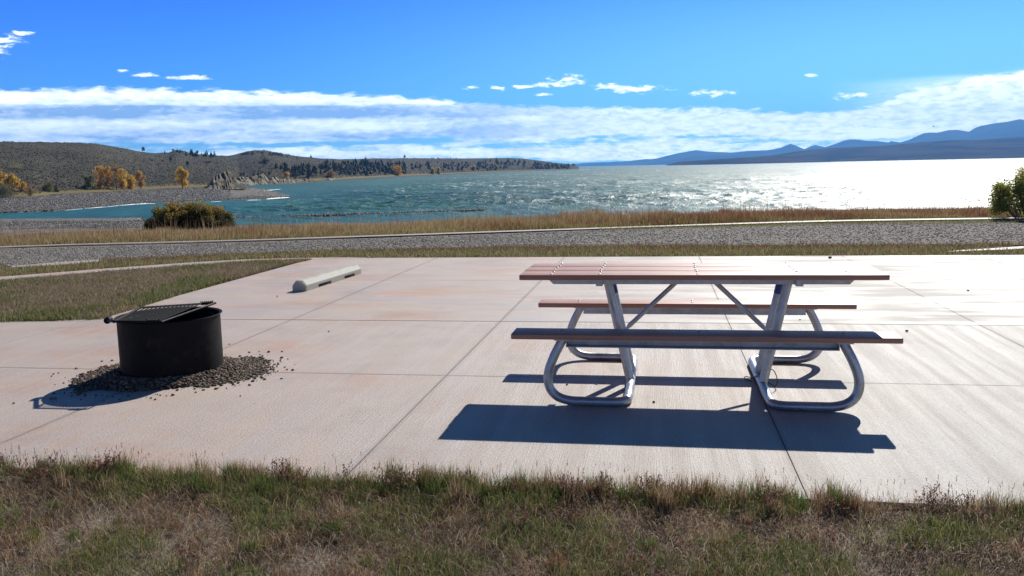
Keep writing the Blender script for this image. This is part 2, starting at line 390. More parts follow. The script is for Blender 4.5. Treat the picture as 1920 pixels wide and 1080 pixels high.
def f(b, p, ob, pos):                                       # wheel stop: aged grey concrete with worn white paint
    n = b.noise(vscale(b, ob, (1.5, 4., 4.)), 4., 6, .7); g = b.noise(ob, 90., 3, .7); sz = b.n('ShaderNodeSeparateXYZ'); b.put(sz.inputs[0], ob)
    c = b.mix(b.ss(g, .35, .65), (.30, .29, .24), (.42, .41, .35))
    pt = b.m('MULTIPLY', b.ss(b.m('ADD', n, b.m('MULTIPLY', sz.outputs[1], -1.6)), .46, .56), b.ss(sz.outputs[2], .06, .085)); c = b.mix(b.m('MULTIPLY', pt, .5), c, (.60, .60, .53))
    b.put(p.inputs['Base Color'], c); p.inputs['Roughness'].default_value = .8; bump(b, p, g, .5, .003)
M['stop'] = mat('wheel_stop_concrete', f)
def f(b, p, ob, pos):                                       # choppy glacial-green lake
    sxx = b.n('ShaderNodeSeparateXYZ'); b.put(sxx.inputs[0], pos)
    wv = vrot(b, pos, R(-18), (1., .42, 1.))
    n0 = b.noise(wv, .018, 3, .5); n1 = b.noise(wv, .16, 4, .6); n2 = b.noise(wv, .9, 5, .65); n3 = b.noise(vrot(b, pos, R(12), (1., .5, 1.)), .035, 6, .72)
    c = b.mix(b.ss(n0, .35, .65), (.016, .105, .096), (.028, .150, .115)); c = b.mix(b.ss(n1, .3, .75, 0., .6), c, (.010, .052, .066))
    fa = b.n('ShaderNodeVertexColor'); fa.layer_name = 'Col'; cap = b.m('MULTIPLY', fa.outputs[0], b.ss(b.noise(wv, 1.4, 4, .7), .35, .55))
    c = b.mix(cap, c, (.80, .84, .84)); b.put(p.inputs['Base Color'], c)
    ln = b.n('ShaderNodeVectorMath', operation='LENGTH'); b.put(ln.inputs[0], pos); rf = b.ss(ln.outputs['Value'], 120., 600., .40, .55)
    b.put(p.inputs['Roughness'], b.m('ADD', rf, b.m('MULTIPLY', cap, .4))); p.inputs['IOR'].default_value = 1.33; p.inputs['Specular IOR Level'].default_value = .62
    h = b.m('ADD', b.m('MULTIPLY', n2, .5), b.m('MULTIPLY', b.noise(wv, 3., 4, .6), .25))
    bp = bump(b, p, h, .8, .6)
    df = b.n('ShaderNodeBsdfDiffuse'); b.put(df.inputs[0], c); mx = b.n('ShaderNodeMixShader'); mx.inputs[0].default_value = .2
    o = [n for n in b.nt.nodes if n.type == 'OUTPUT_MATERIAL'][0]; b.nt.links.new(p.outputs[0], mx.inputs[1]); b.nt.links.new(df.outputs[0], mx.inputs[2]); b.nt.links.new(mx.outputs[0], o.inputs[0])
M['water'] = mat('lake_water', f)
def f(b, p, ob, pos):
    p.inputs['Base Color'].default_value = (.82, .85, .85, 1); p.inputs['Roughness'].default_value = .7
M['foam'] = mat('foam', f)
def f(b, p, ob, pos):
    n = b.noise(pos, .012, 5, .6); n2 = b.noise(vscale(b, pos, (.5, .25, 1.)), .35, 5, .7); n3 = b.noise(vscale(b, pos, (.25, .1, .25)), .25, 4, .6)
    sz = b.n('ShaderNodeSeparateXYZ'); b.put(sz.inputs[0], pos)
    c = b.mix(b.ss(n, .35, .65), (.052, .046, .026), (.078, .066, .038)); c = b.mix(b.ss(n3, .45, .65, 0., .6), c, (.105, .09, .056)); n4 = b.noise(vscale(b, pos, (1., .5, 1.)), .9, 4, .75); c = b.mix(b.ss(n2, .44, .66, 0., .30), c, (.030, .031, .022)); c = b.mix(b.ss(n4, .45, .62, 0., .35), c, (.035, .035, .026))
    # meadow grass on the flat by the trees, grey beach along the water
    c = b.mix(b.m('MULTIPLY', b.ss(sz.outputs[2], -2.2, -3.2), .8), c, (.21, .165, .065)); c = b.mix(b.ss(sz.outputs[2], -3.9, -4.4), c, (.088, .082, .078))
    b.put(p.inputs['Base Color'], c); p.inputs['Roughness'].default_value = .95; p.inputs['Specular IOR Level'].default_value = .1; bump(b, p, n4, .6, .5)
M['hill'] = mat('sagebrush_hillside', f)
def f(b, p, ob, pos):
    n = b.noise(vscale(b, pos, (.5, .5, .10)), .8, 6, .65); n2 = b.noise(vscale(b, pos, (.15, .15, .9)), .5, 4, .6)
    c = b.mix(b.ss(n, .3, .7), (.14, .123, .088), (.38, .335, .25)); c = b.mix(b.ss(n2, .4, .65, 0., .55), c, (.17, .13, .085)); n5 = b.noise(pos, .11, 5, .65); c = b.mix(b.ss(n5, .47, .56, 0., .9), c, (.050, .045, .028))
    b.put(p.inputs['Base Color'], c); p.inputs['Roughness'].default_value = .95; p.inputs['Specular IOR Level'].default_value = .1; bump(b, p, n, 1., 1.)
M['cliff'] = mat('pale_clay_cliff', f)
def far(c1, c2, s):
    def f(b, p, ob, pos):
        n = b.noise(pos, s, 6, .6); b.put(p.inputs['Base Color'], b.mix(b.ss(n, .35, .65), c1, c2)); p.inputs['Roughness'].default_value = 1.; p.inputs['Specular IOR Level'].default_value = 0.
        bump(b, p, n, 1., 30.)
    return f
M['farhill'] = mat('far_brown_hill', far((.045, .036, .032), (.10, .078, .060), .004)); M['mount'] = mat('far_mountain', far((.05, .055, .055), (.10, .10, .095), .0012))

# ------------------------------------------------------------------ ground, lake, land
def shore_y(x):
    return np.interp(x, [-300, -140, -82, -57, -48, -36, 0, 100, 300], [165, 150, 141, 134.5, 116, 96, 84, 80, 75])
def ground_z(x, y):
    yk = np.interp(x, [-40, -12, 0, 14, 40], [25.5, 25.0, 25.6, 26.6, 27.])
    s = np.clip((y - yk) / 38., 0, 1); s = s * s * (3 - 2 * s)
    z = -.03 - 4.4 * s
    ys = shore_y(x); t = np.clip((y - yk - 38) / np.maximum(ys - yk - 38, 1), 0, 1); z = z - .42 * t ** 2
    z = np.where(y > ys, z - np.clip((y - ys) / 6., 0, 1) * 2.5, z)
    return z
xs = np.concatenate([np.linspace(-320, -60, 50), np.linspace(-57, 57, 140), np.linspace(60, 320, 40)])
ys = np.concatenate([np.linspace(-60, -6, 12), np.linspace(-4, 30, 70), np.linspace(31, 170, 150)])
XX, YY = np.meshgrid(xs, ys); ZZ = ground_z(XX, YY)
ZZ = ZZ + np.where(YY > 27, (fbm(XX * .25, YY * .25) - .5) * .22, (fbm(XX * 2, YY * 2) - .5) * .02)
def grid_faces(nr, nc):
    i = np.arange(nr - 1)[:, None] * nc + np.arange(nc - 1)[None, :]
    return np.stack([i, i + 1, i + nc + 1, i + nc], -1).reshape(-1, 4)
def f(b, p, ob, pos):
    sp = b.n('ShaderNodeSeparateXYZ'); b.put(sp.inputs[0], pos)
    cell = b.vor(pos, 2.2, 'Color'); d = b.vor(pos, 2.2, 'Distance'); sc = b.n('ShaderNodeSeparateColor'); b.put(sc.inputs[0], cell)
    n1 = b.noise(pos, 1.1, 5, .6); n2 = b.noise(pos, 38., 4, .7); n3 = b.noise(vscale(b, pos, (.02, .16, 1.)), 1., 4, .6)
    so = b.mix(b.ss(n1, .35, .65), (.10, .075, .055), (.24, .20, .165)); so = b.mix(b.ss(n2, .48, .72, 0., .7), so, (.42, .38, .34))
    gr = b.ramp(sc.outputs[0], [(0., (.06, .06, .055)), (.6, (.15, .145, .13)), (1., (.33, .31, .28))]); gr = b.mix(b.ss(n3, .45, .6, 0., .65), gr, (.17, .16, .13))
    b.put(p.inputs['Base Color'], b.mix(b.ss(sp.outputs[2], -1.2, -2.4), so, gr)); p.inputs['Roughness'].default_value = .95; p.inputs['Specular IOR Level'].default_value = .12
    bump(b, p, b.m('ADD', n2, b.m('SUBTRACT', 1., d)), .6, .05)
M['ground'] = mat('ground_soil_and_cobbles', f)
tag(build('ground', np.stack([XX, YY, ZZ], -1), grid_faces(len(ys), len(xs)), M['ground'], smooth=True), kind='structure')
mb = MB(); L = 13500
mb.add([(-L, -3000, -8.2), (L, -3000, -8.2), (L, L, -8.2), (-L, L, -8.2)], [(0, 1, 2, 3)])
tag(mb.build('lake_bed', M['soil']), kind='structure')
HN = 0
azs = np.concatenate([np.arange(-75, -34, 1.), np.arange(-34, 36.01, .075), np.arange(37, 80, 1.)])
rws = np.concatenate([[60, 70], 80 * np.exp(np.arange(0, 4.05, .0042)), [5200, 6500, 8500, 12000]])
AA, DD = np.meshgrid(np.radians(azs), rws); WX = DD * np.sin(AA); WY = DD * np.cos(AA); WZ = np.full(WX.shape, -5.0)
WZ = np.zeros(WX.shape); FO = np.zeros(WX.shape)
for lam, slope, rot, el_ in ((1.3, .50, -.3, 1.6), (2.6, .44, .1, 2.0), (5.2, .24, -.25, 2.3), (10., .09, .2, 2.4), (21., .075, -.1, 2.2), (44., .035, .15, 2.)):
    cr, sr = math.cos(rot - .25), math.sin(rot - .25); u_ = (WX * cr + WY * sr) / (lam * el_); v_ = (-WX * sr + WY * cr) / lam
    h_ = vnoise(u_ + 100, v_ + 300) * .65 + vnoise(u_ * 2.1 + 50, v_ * 1.9 + 7) * .35; h_ = (1 - np.abs(2 * h_ - 1) ** .8) - .62
    fade = np.clip(lam / (DD * .0042) / 2.2 - .6, 0, 1); WZ += h_ * lam * slope * .5 * fade
    FO += h_ * fade * (1. if lam < 25 else .5)
gust = fbm(WX * .011 + 5, WY * .006 + 2, 3)
FO = FO * .7 + (fbm(WX * .9, WY * .5 + 40, 3) - .5) * 2.8 + (fbm(WX * .3 + 7, WY * .12, 3) - .5) * 1.2 + (gust - .5) * .6
thr = np.quantile(FO[100:700, 40:-40], .968); FO = np.clip((FO - thr) / .3, 0, 1)
calm = np.clip((DD - 100) / 60, .25, 1); inshore = np.clip((WX + 75) / 40, .2, 1); WZ = -5.0 + WZ * calm * inshore; FO *= np.clip((WX + 70) / 60, .02, 1) * np.clip((DD - 120) / 60, .1, 1)
tag(build('lake_water', np.stack([WX, WY, WZ], -1), grid_faces(len(rws), len(azs))[:, ::-1], M['water'], smooth=True, col=np.repeat(FO.reshape(-1, 1), 3, 1)), kind='structure')

# gravel spit on the left, between the near shore and the hill
near_pl = [(-420, 416), (0, 400), (100, 396), (200, 387), (270, 381), (430, 376), (500, 373), (545, 370)]
far_pl = [(-420, 384), (0, 372), (60, 370), (100, 365), (200, 361), (260, 356), (360, 352), (430, 350), (455, 350.5), (500, 355), (545, 368)]
zfar = [(-420, -3.5), (400, -3.5), (450, -4.9), (545, -4.95)]
def pl(P, x): return float(np.interp(x, [q[0] for q in P], [q[1] for q in P]))
V = []; cols = np.arange(-420, 548, 5.); rows = [(-.12, -6.5), (0., -5.02), (.06, -4.78), (.2, None), (.4, None), (.6, None), (.8, None), (1., None), (1.15, 'x')]
for x in cols:
    P0 = on_z(x, pl(near_pl, x), -5.0); z1 = pl(zfar, x); P1 = on_z(x, pl(far_pl, x), z1)
    for t, z in rows:
        q = P0.lerp(P1, t)
        if z is None: z = -4.78 + (z1 + 4.78) * (t - .06) / .94 + (.12 if x > 430 and t < .9 else 0)
        if z == 'x': z = z1 - (1.6 if x > 440 else .4)
        V.append((q.x + random.uniform(-.8, .8) * (t == 0), q.y + random.uniform(-2, 2) * (t == 0), z + random.uniform(-.06, .06)))
tag(build('gravel_spit', V, grid_faces(len(cols), len(rows)), M['beach'], smooth=True), kind='structure')

# hills: one sheet from the left meadow to the tip of the far headland
ridge_pl = [(-520, 258), (-200, 262), (0, 265), (60, 266), (130, 267), (180, 269.5), (230, 277), (262, 284), (290, 287), (315, 286), (330, 281), (345, 283), (360, 288), (410, 291.5), (430, 292),
            (450, 287), (465, 283), (480, 281.5), (500, 282), (515, 285), (545, 291), (570, 294), (600, 297), (640, 298.5), (700, 297), (780, 296.5), (870, 297), (960, 296), (985, 297.5), (1010, 301), (1040, 305), (1065, 307.5), (1078, 309), (1084, 312), (1088, 316.2)]
ridge_d = [(-520, 560), (0, 620), (180, 680), (262, 790), (300, 860), (430, 1000), (560, 1150), (640, 1220), (780, 1320), (960, 1500), (1040, 1600), (1088, 1720)]
base_pl = [(-520, 383.), (0, 371), (60, 369), (100, 364), (200, 360), (260, 355.5), (360, 351.5), (430, 349.5), (446, 348), (480, 346), (590, 342), (700, 335), (800, 329.5), (900, 325), (1000, 321), (1085, 317.8), (1088, 317.6)]
base_z = [(-520, -3.6), (425, -3.6), (446, -5.15), (1088, -5.15)]
cols = np.concatenate([np.arange(-520, 0, 10.), np.arange(0, 1088.1, 3.)]); NR = 26; V = []
for ci, x in enumerate(cols):
    P0 = on_z(x, pl(base_pl, x), pl(base_z, x)); Rg = on_dist(x, pl(ridge_pl, x), pl(ridge_d, x))
    bl = min(1, max(0, (x - 425) / 90))
    for r in range(NR):
        t = r / (NR - 4) if r < NR - 3 else 1.
        q = P0.lerp(Rg, t)
        pa = t ** 1.05; pb = float(np.interp(t, [0, .03, .10, .16, .3, .6, 1], [0, .02, .22, .38, .5, .74, 1.]))
        pa = float(np.interp(t, [0, .06, .14, 1], [0, .01, .06, 1.]))
        z = P0.z + (Rg.z - P0.z) * (pa * (1 - bl) + pb * bl)
        w = math.sin(math.pi * t) ** .7 if t < 1 else 0
        z += w * (float(fbm(q.x * .012 + 5, q.y * .012)) - .5) * 5.5 * (1 - .5 * bl) + w * (float(fbm(q.x * .06, q.y * .06)) - .5) * 1.6
        if r >= NR - 3:
            k = r - (NR - 4); q = Rg + (Rg - P0).normalized() * 60 * k; z = Rg.z - 3.5 * k * k - 1
        elif t == 1: z += (float(fbm(x * .13, 3.3)) - .5) * 1.0
        V.append((q.x, q.y, z))
hills = tag(build('hills', V, grid_faces(len(cols), NR), M['hill'], smooth=True), kind='structure')
HV = [Vector(v) for v in V]; BVH = BVHTree.FromPolygons(HV, grid_faces(len(cols), NR).tolist())
def on_hill(u, v):
    for dv in (0, .7, 1.5, 2.5, 4):
        d = pix_dir(u, v + dv).normalized(); h = BVH.ray_cast(EYE, d)
        if h[0] is not None: return h[0]
    return None
def drop_hill(x, y):
    h = BVH.ray_cast(Vector((x, y, 400)), Vector((0, 0, -1))); return h[0]

# clay cliffs standing at the foot of the hill
def cliff(name, tops, base, dist, thick, seed, step=.6, amp=.012):
    x0, x1 = tops[0][0], tops[-1][0]; xs = np.arange(x0, x1 + .01, step); NRr = 16; V = []
    for x in xs:
        yt = pl(tops, x) + (float(fbm(x * .5 + seed, seed)) - .5) * 1.6; yb = pl(base, x) + 4; D = pl(dist, x)
        B = on_dist(x, yb, D); T = on_dist(x, min(yt, yb - .2), D * 1.03)
        for r in range(NRr):
            t = r / (NRr - 4) if r < NRr - 3 else 1.
            rel = (abs(float(fbm(x * .11 + seed + t * 1.3, t * 1.6 + seed, 4)) - .5) * 2.4 + (float(fbm(x * .45 + t * 3, t * 4 + seed)) - .5) * 1.0) * D * amp * (.5 + t) + t * D * amp * 1.2
            q = B.lerp(T, t); q = EYE + (q - EYE) * (1 + rel / D)
            z = B.z + (T.z - B.z) * (t ** .8)
            if r >= NRr - 3: k = r - (NRr - 4); q = EYE + (q - EYE) * (1 + k * thick / D / 3); z = T.z - .25 * k
            V.append((q.x, q.y, z))
    tag(build(name, V, grid_faces(len(xs), NRr), M['cliff']), kind='structure')
cliff('cliff', [(388, 349), (395, 341), (400, 332), (405, 329), (411, 326), (418, 323), (425, 321), (431, 322), (436, 329), (442, 338), (450, 344), (462, 350.5)], [(388, 351), (462, 350.5)], [(388, 336), (462, 350)], 40, 3.1, .5, .008)
cliff('cliff', [(434, 342), (440, 336), (450, 331), (466, 333), (480, 329), (494, 325), (503, 336), (514, 330), (524, 337), (540, 331), (556, 338), (575, 335), (590, 340), (600, 341)], [(434, 347), (480, 345.5), (600, 341)], [(434, 470), (480, 505), (600, 560)], 45, 9.4, .6, .014)
cliff('cliff', [(600, 341), (610, 336), (622, 332), (634, 337.5), (646, 334), (658, 337), (668, 337.4)], [(596, 341.5), (668, 337.5)], [(596, 575), (668, 660)], 40, 5.7, .7, .01)

# far land across the water
def range_mesh(name, ridge, base, D, Db, mt, seed, amp, kind='structure', step=6.):
    x0, x1 = ridge[0][0], ridge[-1][0]; xs = np.arange(x0, x1 + .1, step); NRr = 14; V = []
    for x in xs:
        d = D(x); db = Db(x)
        T = on_dist(x, pl(ridge, x), d); B = on_dist(x, pl(base, x) if base else 330, db); B.z = -6
        for r in range(NRr):
            t = r / (NRr - 3) if r < NRr - 2 else 1.
            q = B.lerp(T, t); w = math.sin(math.pi * min(1, t)); z = B.z + (T.z - B.z) * t ** 1.15 + w * (float(fbm(q.x * seed, q.y * seed, 5)) - .5) * amp
            if r >= NRr - 2: k = r - (NRr - 3); q = EYE + (q - EYE) * (1 + .06 * k); z = T.z * (1 - .35 * k)
            V.append((q.x, q.y, z))
    return tag(build(name, V, grid_faces(len(xs), NRr), mt, smooth=True), kind=kind)
dh = [(1440, 293), (1447, 291.8), (1490, 284.2), (1530, 280), (1571, 277), (1605, 275.5), (1642, 273.9), (1690, 270), (1732, 266.3), (1780, 263), (1821, 262.7), (1870, 260), (1920, 257.3), (2100, 250), (2500, 240)]
range_mesh('far_hill', dh, None, lambda x: 5200, lambda x: np.interp(x, [1440, 1920], [4300, 3700]), M['farhill'], .0016, 30, step=5)
dl = [(1250, 309.4), (1256, 308.2), (1270, 303.5), (1300, 301.3), (1347, 298.2), (1390, 295.5), (1430, 292.6), (1450, 291.8), (1480, 292.5), (1510, 298), (1560, 302)]
range_mesh('far_headland', dl, None, lambda x: 4100, lambda x: 3600, M['farhill'], .003, 10, step=4)
bm_ = [(900, 316), (1040, 311), (1087, 306.5), (1100, 305), (1127, 304.4), (1160, 303.5), (1194, 302), (1207, 300.5), (1230, 297.6), (1250, 292), (1270, 287.5), (1290, 284), (1306, 281.5), (1325, 284), (1347, 285), (1373, 286), (1395, 283.5), (1414, 282.4), (1440, 281.5), (1463, 277), (1473, 273), (1483, 269.4), (1495, 274), (1508, 279.7), (1518, 275), (1528, 271.7), (1538, 274), (1548, 276), (1560, 271.5), (1571, 268), (1583, 263.5), (1595, 261.4), (1610, 262), (1624, 264), (1645, 264.5), (1665, 267), (1671, 264.5), (1687, 267), (1705, 262), (1718, 256), (1732, 249.8), (1745, 248.5), (1759, 248.5), (1778, 244), (1795, 243.4), (1817, 247), (1828, 240), (1839, 235.8), (1866, 231), (1890, 228), (1911, 223.3), (1930, 226), (2050, 215), (2400, 200)]
range_mesh('mountains', bm_, None, lambda x: np.interp(x, [900, 1100, 1300, 1920], [12400, 12200, 11000, 10500]), lambda x: np.interp(x, [900, 1300, 1920], [11500, 8500, 7000]), M['mount'], .0012, 150, step=3)

# sagebrush over the hillsides: nobody could count it
ico_v = []; ph = (1 + 5 ** .5) / 2
for s1 in (-1, 1):
    for s2 in (-1, 1): ico_v += [(0, s1, s2 * ph), (s1, s2 * ph, 0), (s2 * ph, 0, s1)]
ico_v = np.array(ico_v); ico_v /= np.linalg.norm(ico_v[0])
ico_f = []
for i in range(12):
    for j in range(i + 1, 12):
        for k in range(j + 1, 12):
            a, b_, c_ = ico_v[i], ico_v[j], ico_v[k]
            if max(np.linalg.norm(a - b_), np.linalg.norm(b_ - c_), np.linalg.norm(a - c_)) < 1.1:
                ico_f.append((i, j, k) if np.dot(np.cross(b_ - a, c_ - a), a) > 0 else (i, k, j))
ico_f = np.array(ico_f)
def blobs_mesh(name, P, size, flat, cols, mt, jit=.35, parent=None):
    n = len(P); V = ico_v[None] * (1 + RNG.uniform(-jit, jit, (n, 12, 1))) * size[:, None, None]
    V[:, :, 2] *= flat
    an = RNG.uniform(0, 6.28, n); ca, sa = np.cos(an)[:, None], np.sin(an)[:, None]
    x = V[:, :, 0] * ca - V[:, :, 1] * sa; y = V[:, :, 0] * sa + V[:, :, 1] * ca; V[:, :, 0] = x; V[:, :, 1] = y
    V = V + P[:, None, :]; F = (ico_f[None] + (np.arange(n) * 12)[:, None, None]).reshape(-1, 3)
    return build(name, V.reshape(-1, 3), F, mt, parent, col=np.repeat(cols, 12, 0) * RNG.uniform(.85, 1.15, (n * 12, 1)))
pts = []
for _ in range(20000):
    u = random.uniform(-120, 1070); lo = pl(ridge_pl, u); hi = pl(base_pl, u) - (4 if u < 440 else 3)
    v = lo + (hi - lo) * random.random() ** .8
    if u > 440 and random.random() < .3: continue
    h = on_hill(u, v)
    if h is not None and h.z > -3.3: pts.append(h)
pts = np.array([tuple(h) for h in pts]); dd = np.linalg.norm(pts[:, :2], axis=1)
pal = np.array([(.055, .056, .030), (.066, .063, .036), (.08, .073, .042), (.105, .09, .052), (.032, .036, .020)])
sz = RNG.uniform(.15, .46, len(pts)) * (dd / 600) ** .5
tag(blobs_mesh('sagebrush', pts + np.array([0, 0, .2]), sz, .45, pal[RNG.integers(0, 5, len(pts))], M['needle']), 'low grey-green sagebrush dotted over the dry hillsides', 'sagebrush', kind='stuff')

# ------------------------------------------------------------------ trees
def leaf_cloud(n, centers, radii, size, pal, squash=1.):
    k = RNG.integers(0, len(centers), n); c = np.array(centers)[k]; r = np.array(radii)[k]
    d = RNG.normal(size=(n, 3)); d /= np.linalg.norm(d, axis=1)[:, None]; rr = RNG.random(n) ** .42
    P = c + d * (r * rr)[:, None] * np.array([1, 1, squash])
    u = RNG.normal(size=(n, 3)); u /= np.linalg.norm(u, axis=1)[:, None]; w = np.cross(u, RNG.normal(size=(n, 3))); w /= np.linalg.norm(w, axis=1)[:, None]
    s = (size * RNG.uniform(.6, 1.35, n))[:, None]
    V = np.stack([P - u * s, P + w * s * .55, P + u * s, P - w * s * .55], 1).reshape(-1, 3)
    F = (np.arange(n)[:, None] * 4 + np.arange(4)[None]).reshape(-1, 4)
    pal = np.array(pal); cl = pal[(RNG.integers(0, len(pal), len(centers))[k] + (RNG.random(n) < .4) * RNG.integers(0, len(pal), n)) % len(pal)]
    return V, F, np.repeat(cl * RNG.uniform(.75, 1.25, (n, 1)), 4, 0), P
def broad_tree(name, loc, h, w, pal, label, cat, group=None, n=1500, leaf=.28, trunk=.22, sparse=1., clumps=26):
    o = empty(name, loc, 0, label, cat, group)
    cs = []; rs = []
    for _ in range(clumps):
        t = random.random(); zz = h * (trunk + (1 - trunk) * t); env = math.sin(math.pi * min(.97, .12 + .8 * t)) ** .6
        a = random.uniform(0, 6.28); q = random.random() ** .5 * w * .5 * env * .8
        cs.append((q * math.cos(a), q * math.sin(a), zz * .93)); rs.append(w * random.uniform(.13, .25))
    V, F, cl, _ = leaf_cloud(int(n * sparse), cs, rs, leaf, pal, 1.15)
    V[:, 2] = np.maximum(V[:, 2], .1)
    build('crown', V, F, M['leaf'], o, col=cl)
    mb = MB(); tr = max(.12, h * .022)
    mb.tube([(0, 0, -.3), (random.uniform(-.2, .2), 0, h * .3), (random.uniform(-.3, .3), .1, h * .85)], [tr, tr * .75, tr * .2], 7)
    for c in cs[::3]:
        z0 = h * random.uniform(.12, .45); mb.tube([(0, 0, z0), (c[0] * .5, c[1] * .5, (z0 + c[2]) / 2 + .2), c], [tr * .45, tr * .3, tr * .1], 5)
    mb.build('trunk', M['bark'], o); return o
ORANGE = [(.62, .36, .06), (.55, .29, .05), (.66, .42, .07), (.42, .26, .07)]
GOLD = [(.75, .46, .05), (.68, .38, .04), (.64, .46, .07), (.52, .40, .08)]
PALE = [(.36, .30, .16), (.30, .26, .16), (.42, .33, .15), (.22, .20, .12)]
RUSSET = [(.36, .20, .08), (.30, .18, .09), (.42, .26, .09), (.26, .19, .10)]
GREEN = [(.12, .13, .035), (.17, .17, .045), (.10, .10, .035), (.26, .24, .06)]
GREY = [(.09, .10, .06), (.12, .12, .08), (.07, .08, .05), (.15, .14, .09)]
T = [ # px, base y, top y, width px, palette, name, label, category, density
 (14, 357, 308, 42, PALE, 'cottonwood_tree', 'pale half-bare cottonwood, tallest of the clump at the left end of the spit', 'tree', .55),
 (35, 358, 312, 26, PALE, 'cottonwood_tree', 'thin straw-coloured cottonwood right behind the orange trees of the left clump', 'tree', .5),
 (4, 367, 325, 30, ORANGE, 'cottonwood_tree', 'big orange cottonwood cut by the left end of the view', 'tree', 1.2),
 (25, 367, 332, 24, GOLD, 'cottonwood_tree', 'golden orange tree in the middle of the left clump', 'tree', 1.2),
 (43, 367, 345, 17, ORANGE, 'young_tree', 'small orange tree at the right foot of the left clump', 'tree', 1.),
 (11, 373, 350, 38, GREY, 'willow_bush', 'grey-green willow bush in front of the left orange trees', 'bush', 1.3),
 (58, 369, 351, 18, RUSSET, 'young_tree', 'small nearly bare tree with forked stems by the spit', 'tree', .35),
 (74, 364, 350, 16, RUSSET, 'willow_bush', 'low brown bush between the bare tree and the green bush', 'bush', .8),
 (91, 364, 344, 21, GREEN, 'willow_bush', 'round yellow-green bush on the meadow right of the left clump', 'bush', 1.3),
 (106, 363, 348, 11, GREY, 'young_tree', 'small dark two-stemmed tree at the start of the yellow meadow', 'tree', .6),
 (169, 358, 330, 22, GREEN, 'cottonwood_tree', 'dark green tree at the left end of the orange grove', 'tree', 1.3),
 (161, 359, 347, 13, GREEN, 'willow_bush', 'low green bush in front of the dark green tree', 'bush', 1.),
 (190, 358, 315, 24, ORANGE, 'cottonwood_tree', 'orange tree, the first of the tall ones in the grove', 'tree', 1.1),
 (203, 358, 315, 22, ORANGE, 'cottonwood_tree', 'orange tree standing just left of the brownish one in the grove', 'tree', 1.),
 (219, 357, 313, 24, RUSSET, 'cottonwood_tree', 'brownish half-bare tree, the tallest in the middle of the grove', 'tree', .75),
 (232, 357, 320, 22, GOLD, 'cottonwood_tree', 'golden tree on the right slope of the grove', 'tree', 1.1),
 (245, 356, 330, 18, GOLD, 'cottonwood_tree', 'short golden tree closing the grove on the right', 'tree', 1.2),
 (265, 355, 323, 17, ORANGE, 'cottonwood_tree', 'pale orange tree standing by itself just right of the grove', 'tree', .9),
 (343, 354.5, 316, 23, GOLD, 'cottonwood_tree', 'lone egg-shaped golden tree between the grove and the clay cliff', 'tree', 1.6)]
for (px, yb, yt, wp, pal_, nm, lab, cat, dn) in T:
    B = on_z(px, yb, -3.7); D = math.hypot(B.x, B.y); s = D / FPX
    broad_tree(nm, (B.x, B.y, -3.75), (yb - yt) * s, wp * s, pal_, lab, cat, 'autumn trees and bushes on the spit', n=1700, leaf=.24 if (yb - yt) > 24 else .16, sparse=dn, trunk=.06 if 'bush' in nm else .16)

def pick2(pal, n): return np.array(pal)[RNG.integers(0, len(pal), n)]
def conifer_proto():
    V = []; cl = []
    for i in range(150):
        t = (i / 150) ** .8; r = .36 * (1 - t) ** .85 * random.uniform(.65, 1.15) + .02; a = random.uniform(0, 6.28); z = .08 + .92 * t
        d = np.array([math.cos(a), math.sin(a), 0]); sd_ = np.array([-d[1], d[0], 0]); w = .085 * (1.1 - t)
        V += [(0, 0, z), tuple(d * r * .6 + sd_ * w + [0, 0, z + .01]), tuple(d * r + [0, 0, z - .07 * (1 - t)]), tuple(d * r * .6 - sd_ * w + [0, 0, z + .01])]
        c = np.array([(.018, .032, .020), (.026, .042, .026), (.035, .050, .030)][random.randrange(3)]); cl += [c] * 4
    return np.array(V), np.arange(600).reshape(-1, 4), np.array(cl)
def round_proto():
    cs = [(random.uniform(-.25, .25), random.uniform(-.25, .25), random.uniform(.3, .8)) for _ in range(12)]
    V, F, cl, _ = leaf_cloud(260, cs, [.22] * 12, .07, [(.022, .036, .022), (.032, .046, .028), (.045, .05, .03)]); return V, F, cl
protos = []
def copy_tree(o):
    c = o.copy(); C.objects.link(c)
    for ch in o.children: d = ch.copy(); C.objects.link(d); d.parent = c
    return c
for k in range(5):
    V, F, cl = conifer_proto() if k < 3 else round_proto()
    e = empty('conifer_tree' if k < 3 else 'juniper_tree'); build('crown', V, F, M['needle'], e, col=cl)
    mb = MB(); mb.tube([(0, 0, -.12), (0, 0, .7)], [.028, .008], 6); mb.build('trunk', M['bark'], e); protos.append([e, False])
def put_con(px, yb, hp, wp, kind, lab, grp):
    h = on_hill(px, yb)
    if h is None: return
    D = math.hypot(h.x, h.y); H = hp * D / FPX; Wd = wp * D / FPX
    pr = protos[kind]; o = pr[0] if not pr[1] else copy_tree(pr[0]); pr[1] = True
    o.location = h - Vector((0, 0, .1)); k = Wd / .7; o.scale = (k, k, H); o.rotation_euler = (0, 0, random.uniform(0, 6.28))
    tag(o, lab, 'tree', grp)
